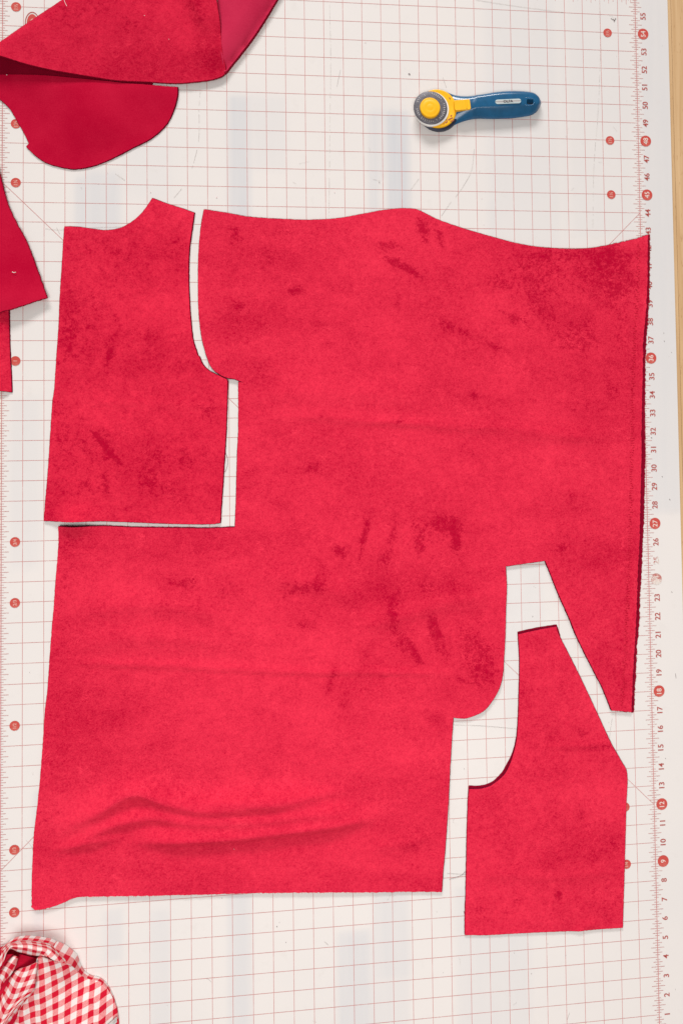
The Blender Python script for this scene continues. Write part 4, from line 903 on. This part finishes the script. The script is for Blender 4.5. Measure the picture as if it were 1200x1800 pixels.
# head
def lathe(name, x, y, prof, mt, seg=56, parent=rc, smooth=True):
    v = []; f = []; k = len(prof)
    for i in range(seg):
        a = 2*math.pi*i/seg
        for r, z in prof: v.append(((x+r*math.cos(a))*IN, (y+r*math.sin(a))*IN, z/1000))
    for i in range(seg):
        for j in range(k-1): f.append((i*k+j, ((i+1) % seg)*k+j, ((i+1) % seg)*k+j+1, i*k+j+1))
    o = from_np(name, v, f, parent, MAT[mt], base, smooth)
    e = o.modifiers.new('edges', 'EDGE_SPLIT'); e.split_angle = math.radians(35); return o
x, y, z = CP[0]
gd = lathe('blade_guard', x, y, [(0, 4), (0.96, 4), (1.02, 5), (1.03, 9.5), (1.0, 10.6), (0.94, 11), (0.90, 10.7), (0.3, 10.7), (0, 10.7)], 'yellow')
lathe('housing', x+0.07, y-0.03, [(0, 0.6), (1.0, 0.6), (1.09, 1.5), (1.09, 6.5), (1.04, 7.5), (0, 7.5)], 'navy_dark')
x, y, z = CP[6]
lathe('clear_guard', x, y, [(0, 8), (0.90, 8), (0.925, 8.6), (0.925, 12.0), (0.88, 12.6), (0, 12.6)], 'clear')
x, y, z = CP[1]
ws = lathe('blade', x, y, [(0, 12.9), (0.885, 12.9), (0.89, 13.2), (0.84, 14.6), (0.82, 14.8), (0.58, 14.8), (0, 14.8)], 'steel')
g = Strips()
for i in range(44):
    a = 2*math.pi*i/44
    if random.random() < 0.18: continue
    r0 = random.uniform(0.66, 0.72); r1 = random.uniform(0.76, 0.80)
    g.seg((x+r0*math.cos(a), y+r0*math.sin(a)), (x+r1*math.cos(a+0.03), y+r1*math.sin(a+0.03)), 0.028, 0.01492)
from_np('blade_marks', g.v, g.f, ws, MAT['steel_mark'], base); tag(bpy.data.objects['blade_marks'], kind='stuff')
x, y, z = CP[2]
lathe('knob', x, y, [(0, 14), (0.53, 14), (0.53, 18.6), (0.50, 19.4), (0.44, 19.6), (0.385, 19.55), (0.375, 19.65), (0.20, 19.7), (0.185, 19.6), (0.17, 19.7), (0, 19.75)], 'yellow')
x, y, z = CP[3]
prism_part('release_slide', x, y, 0.86, 0.55, 0.009, 0.0160, 0.08, 'yellow', math.radians(6), rc, 0.0006)
prism_part('slide_ridge', x+0.20, y+0.02, 0.08, 0.50, 0.0155, 0.0170, 0.03, 'yellow', math.radians(4), rc, 0.0004)
g = Strips()
gx0, gy0 = CP[0][:2]
for a, b, wd in [((0.55, -0.62), (0.80, -0.50), 0.07), ((0.66, -0.70), (0.86, -0.64), 0.06), ((0.40, -0.80), (0.52, -0.70), 0.07), ((0.44, -0.58), (0.50, -0.66), 0.05), ((0.68, -0.42), (0.76, -0.36), 0.06), ((0.62, 0.58), (0.70, 0.50), 0.05), ((0.30, -0.88), (0.36, -0.80), 0.04)]:
    g.seg((gx0+a[0], gy0+a[1]), (gx0+b[0], gy0+b[1]), wd, 0.01115)
from_np('guard_marks', g.v, g.f, gd, MAT['rust'], base); tag(bpy.data.objects['guard_marks'], kind='stuff')

# ================================================================== loose threads and lint
def thread(pts, z, r, mt, label, name='stray_thread'):
    P = catmull(np.array(pts, float), 6); c0 = P.mean(0); v = []; f = []
    for i, p in enumerate(P):
        d = P[min(i+1, len(P)-1)]-P[max(i-1, 0)]; d = d/(np.linalg.norm(d)+1e-9); n = np.array([-d[1], d[0]])
        for k in range(5):
            a = 2*math.pi*k/5; q = p+n*r*math.cos(a)
            v.append((q[0]*IN-c0[0]*IN, q[1]*IN-c0[1]*IN, r*IN*(1+math.sin(a))))
    for i in range(len(P)-1):
        for k in range(5): f.append((i*5+k, i*5+(k+1) % 5, (i+1)*5+(k+1) % 5, (i+1)*5+k))
    o = from_np(name, v, f, None, MAT[mt]); o.location = (c0[0]*IN, c0[1]*IN, z)
    return tag(o, label, 'thread')
thread([(-22.188, 31.248), (-22.090, 30.926), (-22.107, 30.519), (-22.222, 30.231)], 0.0006, 0.008, 'thread_red', 'curved red thread in the gap right of the curved neckline piece')
thread([(-11.063, 8.936), (-10.646, 9.020), (-10.377, 9.116), (-10.225, 9.278)], 0.0006, 0.007, 'thread_grey', 'thin dark thread lying left of the small lower right piece')
thread([(-10.333, 7.256), (-10.292, 7.050), (-10.312, 6.762)], 0.0006, 0.011, 'thread_red', 'short dark red fibre at the bottom left corner of the small piece')
thread([(-32.325, 40.372), (-32.244, 40.330), (-32.150, 40.359)], 0.0092, 0.016, 'thread_white', 'short white thread on the crimson offcut at the left edge')
thread([(-29.742, 54.053), (-29.686, 53.878), (-29.603, 53.704)], 0.0175, 0.012, 'lint', 'short pale thread on the folded offcut at the top')
g = Strips(); lv = []; lf = []
for (q, z, r) in [((-25.983, 53.603), 9.5, 0.03), ((-24.798, 52.445), 8.5, 0.025), ((-32.642, 50.319), 7.5, 0.03), ((-27.921, 45.577), 0.6, 0.02), ((-16.527, 44.811), 0.6, 0.035), ((-25.830, 44.623), 0.6, 0.035), ((-22.546, 44.422), 0.6, 0.035), ((-8.843, 46.108), 0.6, 0.03), ((-8.745, 44.628), 0.6, 0.025), ((-21.842, 11.386), 6.5, 0.02), ((-28.852, 28.200), 6.0, 0.02), ((-29.124, 27.299), 5.0, 0.02), ((-14.825, 52.879), 0.6, 0.03)]:
    k = len(lv)
    for a in range(6):
        rr = r*(0.7+0.6*random.random()); lv.append(((q[0]+rr*math.cos(a*1.047))*IN, (q[1]+rr*0.7*math.sin(a*1.047))*IN, z/1000))
    lv.append((q[0]*IN, q[1]*IN, z/1000+0.0005))
    lf += [(k+a, k+(a+1) % 6, k+6) for a in range(6)]
o = from_np('lint', lv, lf, None, MAT['lint']); tag(o, 'tiny pale specks of lint scattered over mat and fabric', 'lint', kind='stuff')
